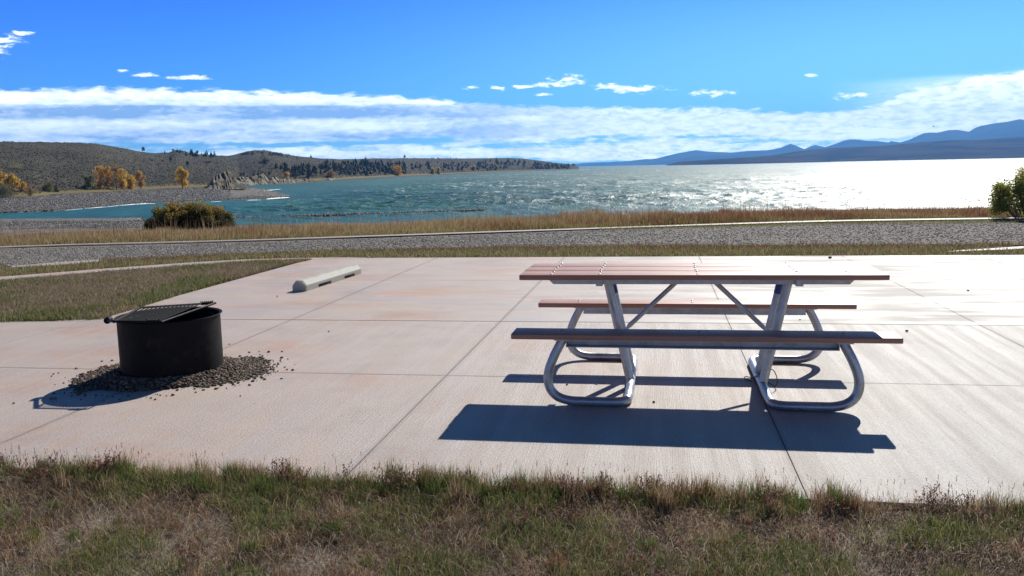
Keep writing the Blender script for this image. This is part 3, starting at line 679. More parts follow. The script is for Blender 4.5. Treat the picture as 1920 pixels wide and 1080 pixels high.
one = [(246, 275, 5, 4, 1, 'tiny lone conifer on the crest of the left hill'), (268, 284, 10, 8, 3, 'round juniper on the skyline where the left hill dips'),
       (309, 288, 6, 4, 0, 'small conifer on the skyline left of the wooded knoll'), (320, 300, 8, 6, 1, 'dark conifer by itself on the slope under the knoll'),
       (353, 314, 13, 8, 3, 'dark tall juniper in the slope above the lone golden tree'), (391, 307, 6, 13, 4, 'wide dark juniper thicket above the clay cliff'),
       (286, 302, 4, 4, 3, 'small juniper half way up the slope right of the grove'), (305, 304, 5, 5, 4, 'dark low juniper right of the grove, half way up'),
       (758, 298, 8, 6, 3, 'lone round tree on the flat skyline of the headland'), (583, 296, 7, 6, 0, 'small conifer on the skyline right of the round mound'),
       (495, 284, 5, 4, 2, 'little tree on top of the round mound'), (495, 312, 16, 16, 3, 'broad dark tree above the striped cliffs'),
       (518, 316, 13, 10, 0, 'dark conifer right of the broad tree above the cliffs'), (580, 333, 24, 15, 0, 'tallest dark conifer on the shore bank'),
       (552, 336, 16, 16, 4, 'dark rounded tree beside the rust-orange bush at the cliff foot'), (1076, 311, 5, 6, 3, 'tree at the very tip of the headland')]
for q in one: put_con(*q[:5], q[5], 'scattered trees on the hills')
def wood(n, poly, h0, h1):
    P = []; s_ = []
    for i in range(n):
        u = random.uniform(poly[0][0], poly[-1][0]); lo = float(np.interp(u, [q[0] for q in poly], [q[1] for q in poly])); hi = float(np.interp(u, [q[0] for q in poly], [q[2] for q in poly]))
        if fbm(np.array([u * .06]), np.array([i * .0 + 3.]))[0] < .36: continue
        h = on_hill(u, random.uniform(lo, hi))
        if h is None: continue
        D = math.hypot(h.x, h.y); H = random.uniform(h0, h1) * D / FPX
        for k in range(5): P.append((h.x + random.uniform(-.12, .12) * H, h.y + random.uniform(-.12, .12) * H, h.z + H * (.12 + .17 * k))); s_.append(H * (.30 - .05 * k))
    P = np.array(P); return P, np.array(s_)
W1 = [wood(*q) for q in ((330, [(560, 318, 330), (600, 306, 330), (660, 306, 329), (770, 308, 325)], 5, 11), (260, [(770, 308, 320), (900, 307, 320), (985, 304, 318), (1070, 312, 316)], 3, 7), (120, [(452, 289, 291), (485, 284, 291), (530, 289, 294)], 2, 4))]
P_ = np.concatenate([q[0] for q in W1]); S_ = np.concatenate([q[1] for q in W1])
tag(blobs_mesh('far_wood', P_, S_, .95, pick2([(.020, .032, .020), (.030, .042, .024), (.045, .046, .028)], len(P_)), M['needle'], .4), 'dark distant wood along the far shore and headland', 'wood', kind='stuff')
def scatter(n, poly, h0, h1, lab, grp, kinds=(0, 1, 2, 3)):
    for i in range(n):
        u = random.uniform(poly[0][0], poly[-1][0]); lo = float(np.interp(u, [q[0] for q in poly], [q[1] for q in poly])); hi = float(np.interp(u, [q[0] for q in poly], [q[2] for q in poly]))
        hp = random.uniform(h0, h1); put_con(u, random.uniform(lo, hi), hp, hp * random.uniform(.55, .9), random.choice(kinds), lab, grp)
scatter(9, [(324, 284, 287), (342, 285, 289)], 4, 8, 'conifer of the tuft crowning the little knoll', 'trees on the knoll', (3, 4, 0))
scatter(26, [(348, 288, 293), (408, 292, 297)], 5, 11, 'conifer in the dark row behind the saddle of the hill', 'row of trees at the saddle')
scatter(30, [(452, 289, 292), (485, 284, 292), (520, 288, 294), (560, 296, 299)], 2.5, 5, 'small dark juniper covering the round mound', 'junipers on the round mound', (3, 4))
scatter(34, [(515, 314, 325), (560, 316, 330), (640, 312, 330)], 7, 15, 'dark conifer on the bank behind the pale cliffs', 'trees above the cliffs')
scatter(14, [(440, 326, 338), (520, 324, 338), (600, 328, 338)], 5, 12, 'dark tree or juniper growing between the clay cliffs', 'trees between the cliffs')
scatter(50, [(600, 304, 318), (660, 304, 331), (760, 306, 327)], 6, 14, 'dark conifer in the shore wood left of the big orange bush', 'shore wood')
scatter(34, [(770, 305, 322), (900, 306, 321), (1060, 311, 317)], 4, 8, 'small dark conifer in the wood along the outer headland', 'headland wood')
scatter(18, [(905, 302, 308), (985, 304, 310)], 5, 9, 'conifer of the taller stand high on the headland', 'stand high on the headland', (0, 1, 2))
scatter(8, [(790, 297, 299), (856, 298, 300)], 2.5, 5, 'tiny conifer on the skyline of the headland', 'skyline trees on the headland', (0, 1))
scatter(22, [(20, 275, 340), (180, 280, 340), (380, 298, 335)], 2, 4.5, 'lone dark juniper dot on the left hillside', 'junipers on the left hillside', (3, 4))
for px, yb, hp, wp, pal_, lab in [(536, 337, 13, 15, GOLD, 'yellow autumn bush at the foot of the striped cliffs'), (620, 334, 15, 22, RUSSET, 'brown autumn bush on the shore bank'),
        (745, 328, 17, 24, ORANGE, 'big rust-orange bush on the far shore'), (812, 326, 10, 8, GOLD, 'small yellow bush on the far shore, left of a pair'), (824, 326, 11, 9, GOLD, 'small yellow bush on the far shore, right of a pair'),
        (887, 318, 7, 9, ORANGE, 'faint orange bush half way along the headland'), (930, 318, 8, 7, GOLD, 'last yellow bush towards the headland tip')]:
    h = on_hill(px, yb)
    if h is None: continue
    D = math.hypot(h.x, h.y); s = D / FPX
    broad_tree('autumn_bush', (h.x, h.y, h.z - .3), hp * s, wp * s, pal_, lab, 'bush', 'autumn bushes on the far shore', n=600, leaf=.0009 * D, trunk=.05, clumps=14)

# ------------------------------------------------------------------ slab, road, kerbs
A_L = [-9.6, -6.24, -3.9, -1.604, .706, 3.028, 5.1, 7.4, 9.8, 12.2, 14.6]; B_L = [3.0, 4.1, 6.39, 8.75, 12.05, 15.18]
GAP = .003
def panel(mb, a0, a1, b0, b1, top=0., g=GAP, g2=None):
    g2 = g if g2 is None else g2; bv = .004
    P = [(a0 + g, b0 + g2), (a1 - g, b0 + g2), (a1 - g, b1 - g2), (a0 + g, b1 - g2)]; Q = [(a0 + g + bv, b0 + g2 + bv), (a1 - g - bv, b0 + g2 + bv), (a1 - g - bv, b1 - g2 - bv), (a0 + g + bv, b1 - g2 - bv)]
    V = [ab(x, y, top - .10) for x, y in P] + [ab(x, y, top - bv) for x, y in P] + [ab(x, y, top) for x, y in Q]
    V = V[:4] + [Vector((v.x, v.y, top)) for v in V[4:8]]; F = [(4, 5, 6, 7)] + [(i, (i + 1) % 4, 4 + (i + 1) % 4, 4 + i) for i in range(4)]
    mb.add(V, F)
mn = MB(); mf = MB()
for i in range(1, len(A_L) - 1):
    for (b0, b1) in ((4.1, 6.39), (6.39, 8.75)): panel(mn, A_L[i], A_L[i + 1], b0, b1)
    for (b0, b1) in ((8.765, 12.05), (12.05, 15.18)): panel(mf, A_L[i], A_L[i + 1], b0, b1)
panel(mn, -9.6, -6.24, 4.1, 8.56)
# small fillet where the left path meets the pad
fil = [(-6.24, 8.565), (-6.75, 8.565), (-6.55, 8.62), (-6.42, 8.74), (-6.33, 8.95), (-6.27, 9.3), (-6.245, 9.8)]
mn.add([ab(x, y, 0.) for x, y in fil], [tuple(range(len(fil) - 1, -1, -1))])
tag(mn.build('near_concrete_pad', M['pad_near']), kind='structure'); tag(mf.build('far_concrete_pad', M['pad_far']), kind='structure')
mb = MB(); mb.add([ab(-9.6, 4.12, -.016), ab(14.6, 4.12, -.016), ab(14.6, 15.16, -.016), ab(-6.22, 15.16, -.016), ab(-6.22, 8.54, -.016), ab(-9.6, 8.54, -.016)], [(0, 1, 2, 3, 4, 5)])
tag(mb.build('joint_filler', M['joint']), kind='structure')
def strip(name, near, farr, z, m, thick=.0, sub=24):
    V = []; F = []
    def rs(P):
        P = [on_z(u, v, z) for u, v in P]; P = smooth_path(P, 6); return P
    A_, B_ = rs(near), rs(farr); n = max(len(A_), len(B_))
    def res(P, n):
        d = [0]
        for i in range(1, len(P)): d.append(d[-1] + (P[i] - P[i - 1]).length)
        t = np.linspace(0, d[-1], n); return [Vector([float(np.interp(x, d, [p[k] for p in P])) for k in range(3)]) for x in t]
    A_, B_ = res(A_, n), res(B_, n)
    for i in range(n):
        p, q = A_[i], B_[i]; V += [(p.x, p.y, z - thick), (p.x, p.y, z), (q.x, q.y, z), (q.x, q.y, z - thick)]
    for i in range(n - 1):
        k = i * 4
        for j in range(3 if thick else 1):
            j2 = j if thick else 1; F.append((k + j2, k + 4 + j2, k + 5 + j2, k + 1 + j2))
    return tag(build(name, V, F, m), kind='structure')
strip('gravel_road', [(-500, 514), (-200, 508), (0, 500), (190, 489), (430, 478), (700, 469), (960, 463), (1400, 461), (1920, 459), (2400, 456)], [(-500, 480), (-200, 474), (0, 466), (130, 463), (430, 455), (700, 446.5), (960, 437), (1130, 431), (1540, 421), (1920, 415), (2400, 412)], -.012, M['road'])
kerb_c = [(-500, 472), (-200, 467), (0, 462), (130, 457.5), (430, 450), (700, 441), (960, 432), (1130, 426.3), (1540, 413.3), (1920, 407), (2400, 396)]
strip('road_edge_kerb', [(x, y + (1.5 if x < 500 else 2.1)) for x, y in kerb_c], kerb_c, .004, M['kerb'], .008)
strip('curved_path', [(-400, 560), (-200, 545), (0, 527), (200, 509), (330, 499.5), (400, 495), (480, 490), (560, 487)], [(-400, 546), (-200, 532), (0, 519), (200, 503.5), (330, 494), (400, 489.5), (480, 485.5), (600, 483), (700, 482.2)], .002, M['pad_far'], .05)
strip('path_end', [(20, 502), (110, 496.5), (184, 491)], [(22, 498.5), (105, 492), (186, 486.6)], .012, M['pad_far'], .05)
strip('right_path', [(1770, 472), (1850, 469), (1920, 466), (2200, 452)], [(1800, 469), (1860, 465.6), (1920, 461.5), (2200, 444)], .006, M['kerb'], .05)

# ------------------------------------------------------------------ grasses
BROWN = [(.30, .205, .11), (.40, .285, .15), (.26, .165, .095), (.52, .40, .25), (.22, .14, .10), (.34, .225, .14)]
GRN = [(.10, .155, .035), (.15, .205, .045), (.22, .25, .06), (.07, .12, .03)]
TAN = [(.44, .33, .17), (.36, .26, .13), (.50, .39, .22), (.30, .22, .11)]
RED = [(.24, .105, .055), (.30, .15, .08), (.18, .085, .055), (.34, .20, .11)]
def blades(P, length, lean, width, cols, bend=.5):
    n = len(P); a = RNG.uniform(0, 6.283, n); d = np.stack([np.cos(a), np.sin(a), np.zeros(n)], 1); f2 = RNG.uniform(0, 6.283, n)
    s = np.stack([np.cos(f2), np.sin(f2), np.zeros(n)], 1) * (width / 2)[:, None]; up = np.array([0, 0, 1.])
    l = length[:, None]; le = lean[:, None]
    mid = P + up * l * .55 * np.cos(le * .6) + d * l * .55 * np.sin(le * .6); tip = mid + up * l * .5 * np.cos(le * (1 + bend)) + d * l * .5 * np.sin(le * (1 + bend))
    V = np.stack([P - s, P + s, mid - s * .8, mid + s * .8, tip], 1); V[:, :, 2] = np.maximum(V[:, :, 2], P[:, 2:3] + .001)
    base = (np.arange(n) * 5)[:, None, None]; F = (np.array([(0, 1, 2), (1, 3, 2), (2, 3, 4)])[None] + base).reshape(-1, 3)
    return V.reshape(-1, 3), F, np.repeat(cols, 5, 0)
class Field:
    def __init__(s): s.V = []; s.F = []; s.C = []; s.n = 0
    def add(s, V, F, c): s.V.append(V); s.F.append(F + s.n); s.C.append(c); s.n += len(V)
    def build(s, name, lab, cat): return tag(build(name, np.concatenate(s.V), np.concatenate(s.F), M['grass'], col=np.concatenate(s.C)), lab, cat, kind='stuff')
def pick(pal, n, var=.2): pal = np.array(pal); return pal[RNG.integers(0, len(pal), n)] * RNG.uniform(1 - var, 1 + var, (n, 1))
def toworld(a, bb, z=0.): return np.stack([AX.x * a + BX.x * bb, AX.y * a + BX.y * bb, np.full(len(a), z)], 1)
U = RNG.uniform
# foreground strip, b 2.1 .. 4.1
fg = Field(); edge_b = lambda a: 4.10 + .05 * (fbm(a * 3.1, a * 0 + 2.) - .5) + .02
def fgpts(n, b0=2.2, pw=1.): a = U(-4.8, 3.4, n); t = U(0, 1, n) ** pw; bb = b0 + (edge_b(a) - b0) * t; return a, bb
n = 260000; a, bb = fgpts(n); cov = fbm(a * 4.2, bb * 4.2 + 9, 4); keep = U(0, 1, n) < np.clip((cov - .35) * 8, .12, 1); a, bb, cov = a[keep], bb[keep], cov[keep]; n = len(a)
tone = np.clip(fbm(a * 4.3 + 40, bb * 4.3, 3)[:, None] * 1.9 - .45, .1, 1.1)
c = pick(BROWN, n) * (.34 + .78 * tone); fg.add(*blades(toworld(a, bb, -.012), U(.015, .070, n) * (.45 + 1.1 * np.clip(fbm(a * 5 + 3, bb * 5 + 8, 2), .2, .9)), U(.5, 1.5, n), U(.0012, .0032, n), c))
n = 150000; a, bb = fgpts(n, 2.2, .8); g = fbm(a * 3.4 + 70, bb * 4. + 3, 4); ed = np.clip((bb - 3.72) / .35, 0, 1); keep = U(0, 1, n) < np.clip((g - .50) * 6 + .10 + ed * .5 * (fbm(a * 2.2 + 8, a * 0) > .42), 0, 1); a, bb, ed = a[keep], bb[keep], ed[keep]; n = len(a)
c = pick(GRN, n, .3); dry = U(0, 1, (n, 1)) < .25; c = np.where(dry, c * .5 + pick(TAN, n) * .5, c)
fg.add(*blades(toworld(a, bb, -.012), U(.03, .075, n) * (1 + .5 * ed), U(.05, .9, n), U(.0016, .0034, n), c))
n = 30000; a, bb = fgpts(n); fg.add(*blades(toworld(a, bb, -.01), U(.04, .12, n), U(.4, 1.5, n), U(.0012, .0024, n), pick(TAN + [(.55, .47, .34), (.42, .36, .28)], n)))
n = 9000; a, bb = fgpts(n); fg.add(*blades(toworld(a, bb, -.01), U(.03, .08, n), U(.3, 1.4, n), U(.002, .004, n), pick([(.30, .08, .05), (.22, .07, .05), (.10, .06, .06)], n)))
# tufts standing along the slab edge and here and there
for k in range(620):
    at_edge = k < 380; a0 = U(-4.6, 3.3)
    if fbm(np.array([a0 * 2.6 + 11]), np.array([.7 if at_edge else 5.3]), 3)[0] < U(.36, .52): continue
    b0 = float(edge_b(np.array([a0]))[0]) - (abs(RNG.normal()) * .10 if at_edge else U(.1, 1.7)); m_ = int(U(35, 110))
    a = a0 + RNG.normal(size=m_) * .022; bb = np.minimum(b0 + RNG.normal(size=m_) * .018, 4.14); kind = U()
    pl_ = GRN if kind < .48 else (BROWN if kind < .78 else (RED if kind < .9 else TAN)); L_ = U(.06, .15) * (1. if at_edge else .65)
    fg.add(*blades(toworld(a, bb, -.012), U(.5, 1.1, m_) * L_, np.abs(RNG.normal(size=m_)) * .45, U(.0016, .0034, m_), pick(pl_, m_, .25)))
for k in range(70):                                   # low branching weeds, brown-red
    a0 = U(-4.6, 3.3); b0 = 4.08 - abs(RNG.normal()) * .07 if k < 45 else U(2.4, 3.9); m_ = int(U(14, 34)); P = toworld(a0 + RNG.normal(size=m_) * .03, b0 + RNG.normal(size=m_) * .02, -.01)
    V, F, cl = blades(P, U(.05, .13, m_), np.abs(RNG.normal(size=m_)) * .55, U(.0016, .0026, m_), pick([(.16, .09, .07), (.22, .12, .09), (.12, .08, .07)], m_)); fg.add(V, F, cl); V5 = V.reshape(-1, 5, 3)
    for q in range(10):
        w_ = U(.2, 1., (m_, 1)); pp = V5[:, 2] * (1 - w_) + V5[:, 4] * w_; fg.add(*blades(pp, U(.008, .02, m_), U(.5, 1.4, m_), U(.003, .006, m_), pick([(.20, .12, .09), (.28, .17, .12), (.15, .09, .08), (.30, .10, .06)], m_)))
# seed heads: thin stalks with a thicker top
n = 700; a = U(-4.7, 3.4, n); bb = 4.1 - np.abs(RNG.normal(size=n)) * .16; P = toworld(a, bb, -.01); Ls = U(.07, .17, n); V, F, cl = blades(P, Ls, np.abs(RNG.normal(size=n)) * .35, U(.0010, .0016, n), pick(BROWN + RED, n)); fg.add(V, F, cl)
tips = V.reshape(-1, 5, 3)[:, 4]
for k in range(7): fg.add(*blades(tips - np.array([0, 0, .004 * k + .002]), U(.007, .014, n), U(.3, .9, n), U(.002, .0035, n), pick(BROWN + RED, n)))
fg.build('foreground_grass', 'short brown and green grass with seed heads along the near slab edge', 'grass')
# left lawn between the pad and the curved path
lw = Field()
pol_near = [on_z(u, v) for u, v in ((-260, 604), (0, 604), (190, 599), (300, 565), (410, 531), (500, 506), (585, 487))]
pol_far = [on_z(u, v) for u, v in ((-260, 551), (0, 528), (200, 510), (400, 496), (480, 491), (560, 488), (586, 486.8))]
def in_poly(x, y, poly):
    ins = np.zeros(len(x), bool); j = len(poly) - 1
    for i in range(len(poly)):
        xi, yi = poly[i].x, poly[i].y; xj, yj = poly[j].x, poly[j].y
        ins ^= ((yi > y) != (yj > y)) & (x < (xj - xi) * (y - yi) / (yj - yi + 1e-12) + xi); j = i
    return ins
poly = pol_near + pol_far[::-1]
def field_pts(n, poly):
    xs_ = [p.x for p in poly]; ys_ = [p.y for p in poly]; x = U(min(xs_), max(xs_), n); y = U(min(ys_), max(ys_), n); k = in_poly(x, y, poly); return x[k], y[k]
x, y = field_pts(300000, poly); n = len(x); g = fbm(x * 1.3, y * 1.3 + 4, 4); c = np.where((U(0, 1, n) < np.clip((g - .47) * 4 + .22, .05, .8))[:, None], pick(GRN, n, .3) * .9, pick(BROWN, n, .3) * np.array([.85, .95, 1.1]))
c = np.where((U(0, 1, n) < .22)[:, None], pick(TAN, n), c)
lw.add(*blades(np.stack([x, y, np.full(n, -.012)], 1), U(.03, .085, n) * (.7 + .6 * g), U(.05, 1.1, n), U(.004, .008, n), c))
lw.build('lawn_grass', 'patchy brown and green grass left of the pad', 'grass')
# verge between pad and road
vg = Field()
poly = [on_z(u, v) for u, v in ((-400, 545), (-200, 531), (0, 518), (200, 503), (330, 493.5), (480, 485), (590, 482.8), (800, 482), (1000, 481), (1400, 479.5), (1900, 477.8), (2300, 476.5), (2300, 458), (1920, 458), (1400, 460), (960, 462), (700, 468), (430, 477), (190, 488), (0, 499), (-200, 508), (-400, 516))]
x, y = field_pts(210000, poly); n = len(x); g = fbm(x * .9 + 3, y * 1.6, 4)
strip_y = (y - np.interp(x, [-8, -4, 0, 5, 9], [15.0, 16.2, 15.8, 14.9, 14.3])) 
red = U(0, 1, n) < np.clip((strip_y - .4) * .9, .1, .75)
c = np.where(red[:, None], pick(RED + BROWN[:2], n, .3) * .8, np.where((U(0, 1, n) < .45)[:, None], pick(GRN, n, .3) * 1.25, pick(TAN + BROWN, n, .3)))
ed = np.clip(strip_y, 0, 3)
lo = in_poly(x, y, [on_z(1760, 473), on_z(2300, 458), on_z(2300, 440), on_z(1900, 460), on_z(1790, 468)]) | in_poly(x, y, [on_z(10, 504), on_z(115, 498.5), on_z(192, 492), on_z(192, 485.5), on_z(105, 491), on_z(10, 498)])
k = ~lo; x, y, c, g = x[k], y[k], c[k], g[k]; n = len(x)
vg.add(*blades(np.stack([x, y, np.full(n, -.012)], 1), U(.03, .10, n) * (.5 + g), U(.05, 1.1, n), U(.005, .010, n), c))
x, y = field_pts(26000, [on_z(1120, 428), on_z(1540, 416), on_z(1920, 411), on_z(2400, 404), on_z(2400, 412), on_z(1920, 417), on_z(1540, 422), on_z(1130, 432)]); n = len(x)
vg.add(*blades(np.stack([x, y, np.full(n, -.012)], 1), U(.02, .07, n), U(.05, 1., n), U(.006, .012, n), np.where((U(0, 1, n) < .6)[:, None], pick(GRN, n) * 1.2, pick(BROWN + TAN, n))))
vg.build('verge_grass', 'low brown and green grass strip between the pad and the gravel road', 'grass')
# tall dry grass beyond the kerb
tg = Field(); kx = [on_z(u, v).x for u, v in kerb_c]; ky = [on_z(u, v).y for u, v in kerb_c]
n = 125000; x = U(-22, 24, n); y = np.interp(x, kx, ky) + .10 + 3.6 * U(0, 1, n) ** 1.15
g = fbm(x * .45 + 12, y * .6, 4); redf = np.clip((x + 2.5) / 7, 0, 1) * .6; redf = np.clip(redf + (fbm(x * 1.1 + 31, y * .9, 3) - .5) * 1.9, 0, 1)
c = np.where((U(0, 1, n) < redf)[:, None], pick(RED, n, .25), pick(TAN, n, .25)); dd = y - np.interp(x, kx, ky)
c = np.where(((dd < .7) & (U(0, 1, n) < .3))[:, None], pick(GRN, n, .3) * 1.3, c)
hh = np.interp(x, [-20, -8, -2, 4, 9, 14, 20], [.16, .17, .25, .31, .19, .17, .24]) * (.35 + .65 * np.clip(dd / 1.3, 0, 1)) * (.25 + 1.5 * g) * (.75 + .6 * fbm(x * 1.7 + 5, y * .5 + 2, 2))
z = ground_z(x, y)
tg.add(*blades(np.stack([x, y, z], 1), hh * U(.5, 1.15, n), np.abs(RNG.normal(size=n)) * .28, U(.006, .013, n), c, .3))
n = 1500; x = U(-20, 22, n); y = np.interp(x, kx, ky) + U(1., 3.4, n); tg.add(*blades(np.stack([x, y, ground_z(x, y)], 1), U(.35, .62, n), np.abs(RNG.normal(size=n)) * .2, U(.006, .010, n), pick(RED + BROWN, n), .3))
tg.build('tall_dry_grass', 'tall tan and russet dry grass on the bank above the lake', 'grass')

# shrubs at the bank
def shrub(name, base, w, h, dep, n, leaf, palt, palb, lab, cat, clumps=60, off=0.):
    o = empty(name, base, 0, lab, cat); cs = []; rs = []
    for _ in range(clumps):
        t = random.random(); a = random.uniform(0, 6.28); q = random.random() ** .5
        x_ = q * math.cos(a) * w / 2 * .88; y_ = q * math.sin(a) * dep / 2 * .88; env = (1 - (q * .98) ** 2.6) ** .5
        cs.append((x_, y_, h * (.10 + .80 * env * random.uniform(.25, 1.)))); rs.append(random.uniform(.10, .19) * h)
    V, F, cl, P = leaf_cloud(n, cs, rs, leaf, palb)
    k = (U(0, 1, n) < np.clip((P[:, 2] / h - .52) * 2.6 + (fbm(P[:, 0] * 2.2 + 9, P[:, 1] * 2) - .5) * 1.6, 0, .9)); cl = np.where(np.repeat(k, 4)[:, None], np.repeat(pick(palt, n, .25), 4, 0), cl)
    V[:, 2] = np.maximum(V[:, 2], .02); build('foliage', V, F, M['leaf'], o, col=cl)
    mb = MB()
    for c in cs[::2]:
        s0 = (c[0] * .25, c[1] * .25, -.1); mb.tube([s0, ((s0[0] + c[0]) / 2 * 1.05, (s0[1] + c[1]) / 2 * 1.05, c[2] * .55), (c[0], c[1], c[2] + rs[0] * .6)], [.014, .009, .004], 5)
    mb.build('stems', M['bark'], o); return o
B0 = on_dist(351, 431, 27.6)
shrub('round_shrub', (B0.x - .12, B0.y + .5, -.22), 2.95, 1.06, 2.0, 60000, .020, [(.34, .24, .035), (.40, .20, .04), (.26, .24, .05), (.42, .30, .06)], [(.045, .055, .018), (.06, .07, .02), (.04, .045, .02), (.09, .085, .028)], 'wide rounded shrub with olive leaves turning orange on top, on the bank at left', 'shrub', 150)
B0 = on_dist(1915, 408, 25.6)
shrub('leafy_shrub', (B0.x + .45, B0.y + .4, -.1), 2.3, 1.45, 1.6, 11000, .030, [(.38, .36, .06), (.46, .42, .08), (.30, .31, .06)], [(.16, .18, .04), (.22, .23, .05), (.10, .12, .035), (.30, .28, .06)], 'yellow-green shrub at the right end of the bank', 'shrub', 60)

# breakwater line of stones in the shallow water and stones along the near shore
n = 2600; t = U(0, 1, n); P0 = on_z(250, 417, -5.); P1 = on_z(700, 403, -5.); P2 = on_z(905, 396, -5.)
def along(t): return np.where((t < .6)[:, None], np.array(P0)[None] * (1 - t / .6)[:, None] + np.array(P1)[None] * (t / .6)[:, None], np.array(P1)[None] * (1 - (t - .6) / .4)[:, None] + np.array(P2)[None] * ((t - .6) / .4)[:, None])
P = along(t); wd = (1 - .7 * t); P[:, 1] += RNG.normal(size=n) * 1.5 * wd; P[:, 0] += RNG.normal(size=n) * .3; P[:, 2] = -4.97 + U(0, .26, n)
tag(blobs_mesh('stone_breakwater', P, U(.09, .24, n) * (.6 + .4 * wd), .7, pick([(.10, .09, .08), (.22, .19, .17), (.34, .31, .28)], n), M['vrock'], .3), 'thin line of stones lying in the water off the bank', 'breakwater', kind='stuff')
# loose stones: cobbles on the beaches, gravel on the road
n = 16000; u_ = U(-60, 300, n); v_ = U(411, 442, n); Pn = np.array([tuple(on_z(float(x), float(y), -4.5)) for x, y in zip(u_, v_)]); Pn = Pn[Pn[:, 1] < shore_y(Pn[:, 0]) + 1]; Pn[:, 2] = ground_z(Pn[:, 0], Pn[:, 1]) + .03
u_ = U(-80, 540, 26000); tt = U(0, 1, 26000); Ps = []
for x, t in zip(u_, tt):
    q = on_z(float(x), pl(near_pl, x), -5.0).lerp(on_z(float(x), pl(far_pl, x), pl(zfar, x)), t ** 1.3); z1 = pl(zfar, x); Ps.append((q.x, q.y, -4.78 + (z1 + 4.78) * max(0, t ** 1.3 - .06) / .94 + .05))
P = np.concatenate([Pn, np.array(Ps)]); dd = np.hypot(P[:, 0], P[:, 1]); k = U(0, 1, len(P)) ** 2.5
tag(blobs_mesh('beach_stones', P, (.045 + .14 * k) * np.clip(dd / 200, .7, 1.3), .7, pick([(.14, .13, .115), (.20, .185, .165), (.28, .26, .23), (.38, .355, .315), (.20, .165, .125)], len(P)), M['vrock'], .3), 'grey cobbles strewn over the gravel beach and spit', 'stones', kind='stuff')
n = 30000; u_ = U(-60, 1980, n); tt = U(0, 1, n); rn = [(0, 500), (190, 489), (430, 478), (700, 469), (960, 463), (1400, 461), (1920, 459), (1980, 459)]; rf = [(0, 466), (130, 463), (430, 455), (700, 446.5), (960, 437), (1130, 431), (1540, 421), (1920, 415), (1980, 415)]
P = []
for x, t in zip(u_, tt):
    q = on_z(float(x), pl(rn, x), 0).lerp(on_z(float(x), pl(rf, x), 0), float(t)); P.append((q.x, q.y, -.010))
tag(blobs_mesh('road_stones', np.array(P), .006 + .015 * U(0, 1, n) ** 2.5, .75, pick([(.17, .16, .14), (.21, .195, .175), (.25, .235, .21), (.33, .31, .28), (.21, .175, .14)], n), M['vrock'], .3), 'loose grey stones on the gravel road', 'stones', kind='stuff')
# foam where waves break on the spit
def foam(pts, w, name='breaking_foam'):
    V = []; F = []
    P = [on_z(u, v, -4.93) for u, v in pts]; P = smooth_path(P, 14)
    for i, p in enumerate(P):
        k = math.sin(math.pi * i / (len(P) - 1)) ** .5 * w * random.uniform(.3, 1.2); V += [(p.x, p.y - k, -4.96), (p.x, p.y, -4.96 + min(.25, k * .12)), (p.x, p.y + k, -4.95)]
    for i in range(len(P) - 1): F += [(i * 3, i * 3 + 3, i * 3 + 4, i * 3 + 1), (i * 3 + 1, i * 3 + 4, i * 3 + 5, i * 3 + 2)]
    return V, F
mb = MB()
for pts, w in (([(120, 394.5), (160, 391), (200, 387.8)], .8), ([(195, 388.5), (235, 384.5), (270, 382), (292, 381.3)], 1.3), ([(395, 378.5), (415, 377.6)], .9), ([(462, 375.5), (490, 374.8)], 1.2), ([(500, 373.5), (520, 371.8), (545, 370.3)], 2.6), ([(488, 364.5), (505, 363.8), (520, 362)], 2.6), ([(490, 359), (508, 356.8), (527, 355)], 4), ([(1085, 318.8), (1110, 318.2)], 12)):
    mb.add(*foam(pts, w))
tag(mb.build('breaking_foam', M['foam']), 'white foam where waves break on the gravel spit', 'foam', kind='stuff')

# ------------------------------------------------------------------ picnic table
PSI = R(-9.85); TCX, TCY = 1.3164, 6.1779; HL, HT, HS, WS, TK = 1.22, .836, .4924, .2298, .036
tb = empty('picnic_table', (TCX, TCY, 0), PSI, 'eight-foot picnic table with brown planks and bent galvanised pipe frame on the concrete pad', 'picnic table')
bolt_mesh = None
def bolt(x, y, z, par):
    global bolt_mesh
    if bolt_mesh is None:
        mb = MB(); mb.lathe([(0, .0062), (.005, .0056), (.0085, .0035), (.0105, .0)], 10); bolt_mesh = mb.build('bolt', M['galv'], par, True); o = bolt_mesh
    else: o = bolt_mesh.copy(); link(o, par)
    o.parent = par; o.location = (x, y, z)
pw = .2385
for k, yc in enumerate((-.253, 0., .253)):
    mb = MB(); mb.box((0, 0, 0), (2 * HL, pw, TK), None, .008); o = mb.build('tabletop_plank', M['lumber'], tb, True); o.location = (random.uniform(-.003, .003), yc, HT - TK / 2)
    for x_ in (-1.0, -.665, 0., .665, .985):
        for dy in (-.07, .07): bolt(x_, dy, TK / 2, o)
for yc in (-.6387, .6664):
    mb = MB(); mb.box((0, 0, 0), (2 * HL, WS, TK), None, .008); o = mb.build('seat_plank', M['lumber'], tb, True); o.location = (0, yc, HS - TK / 2)
    for x_ in (-.90, 0., .90):
        for dy in (-.045, .045): bolt(x_, dy, TK / 2, o)
PR = .031
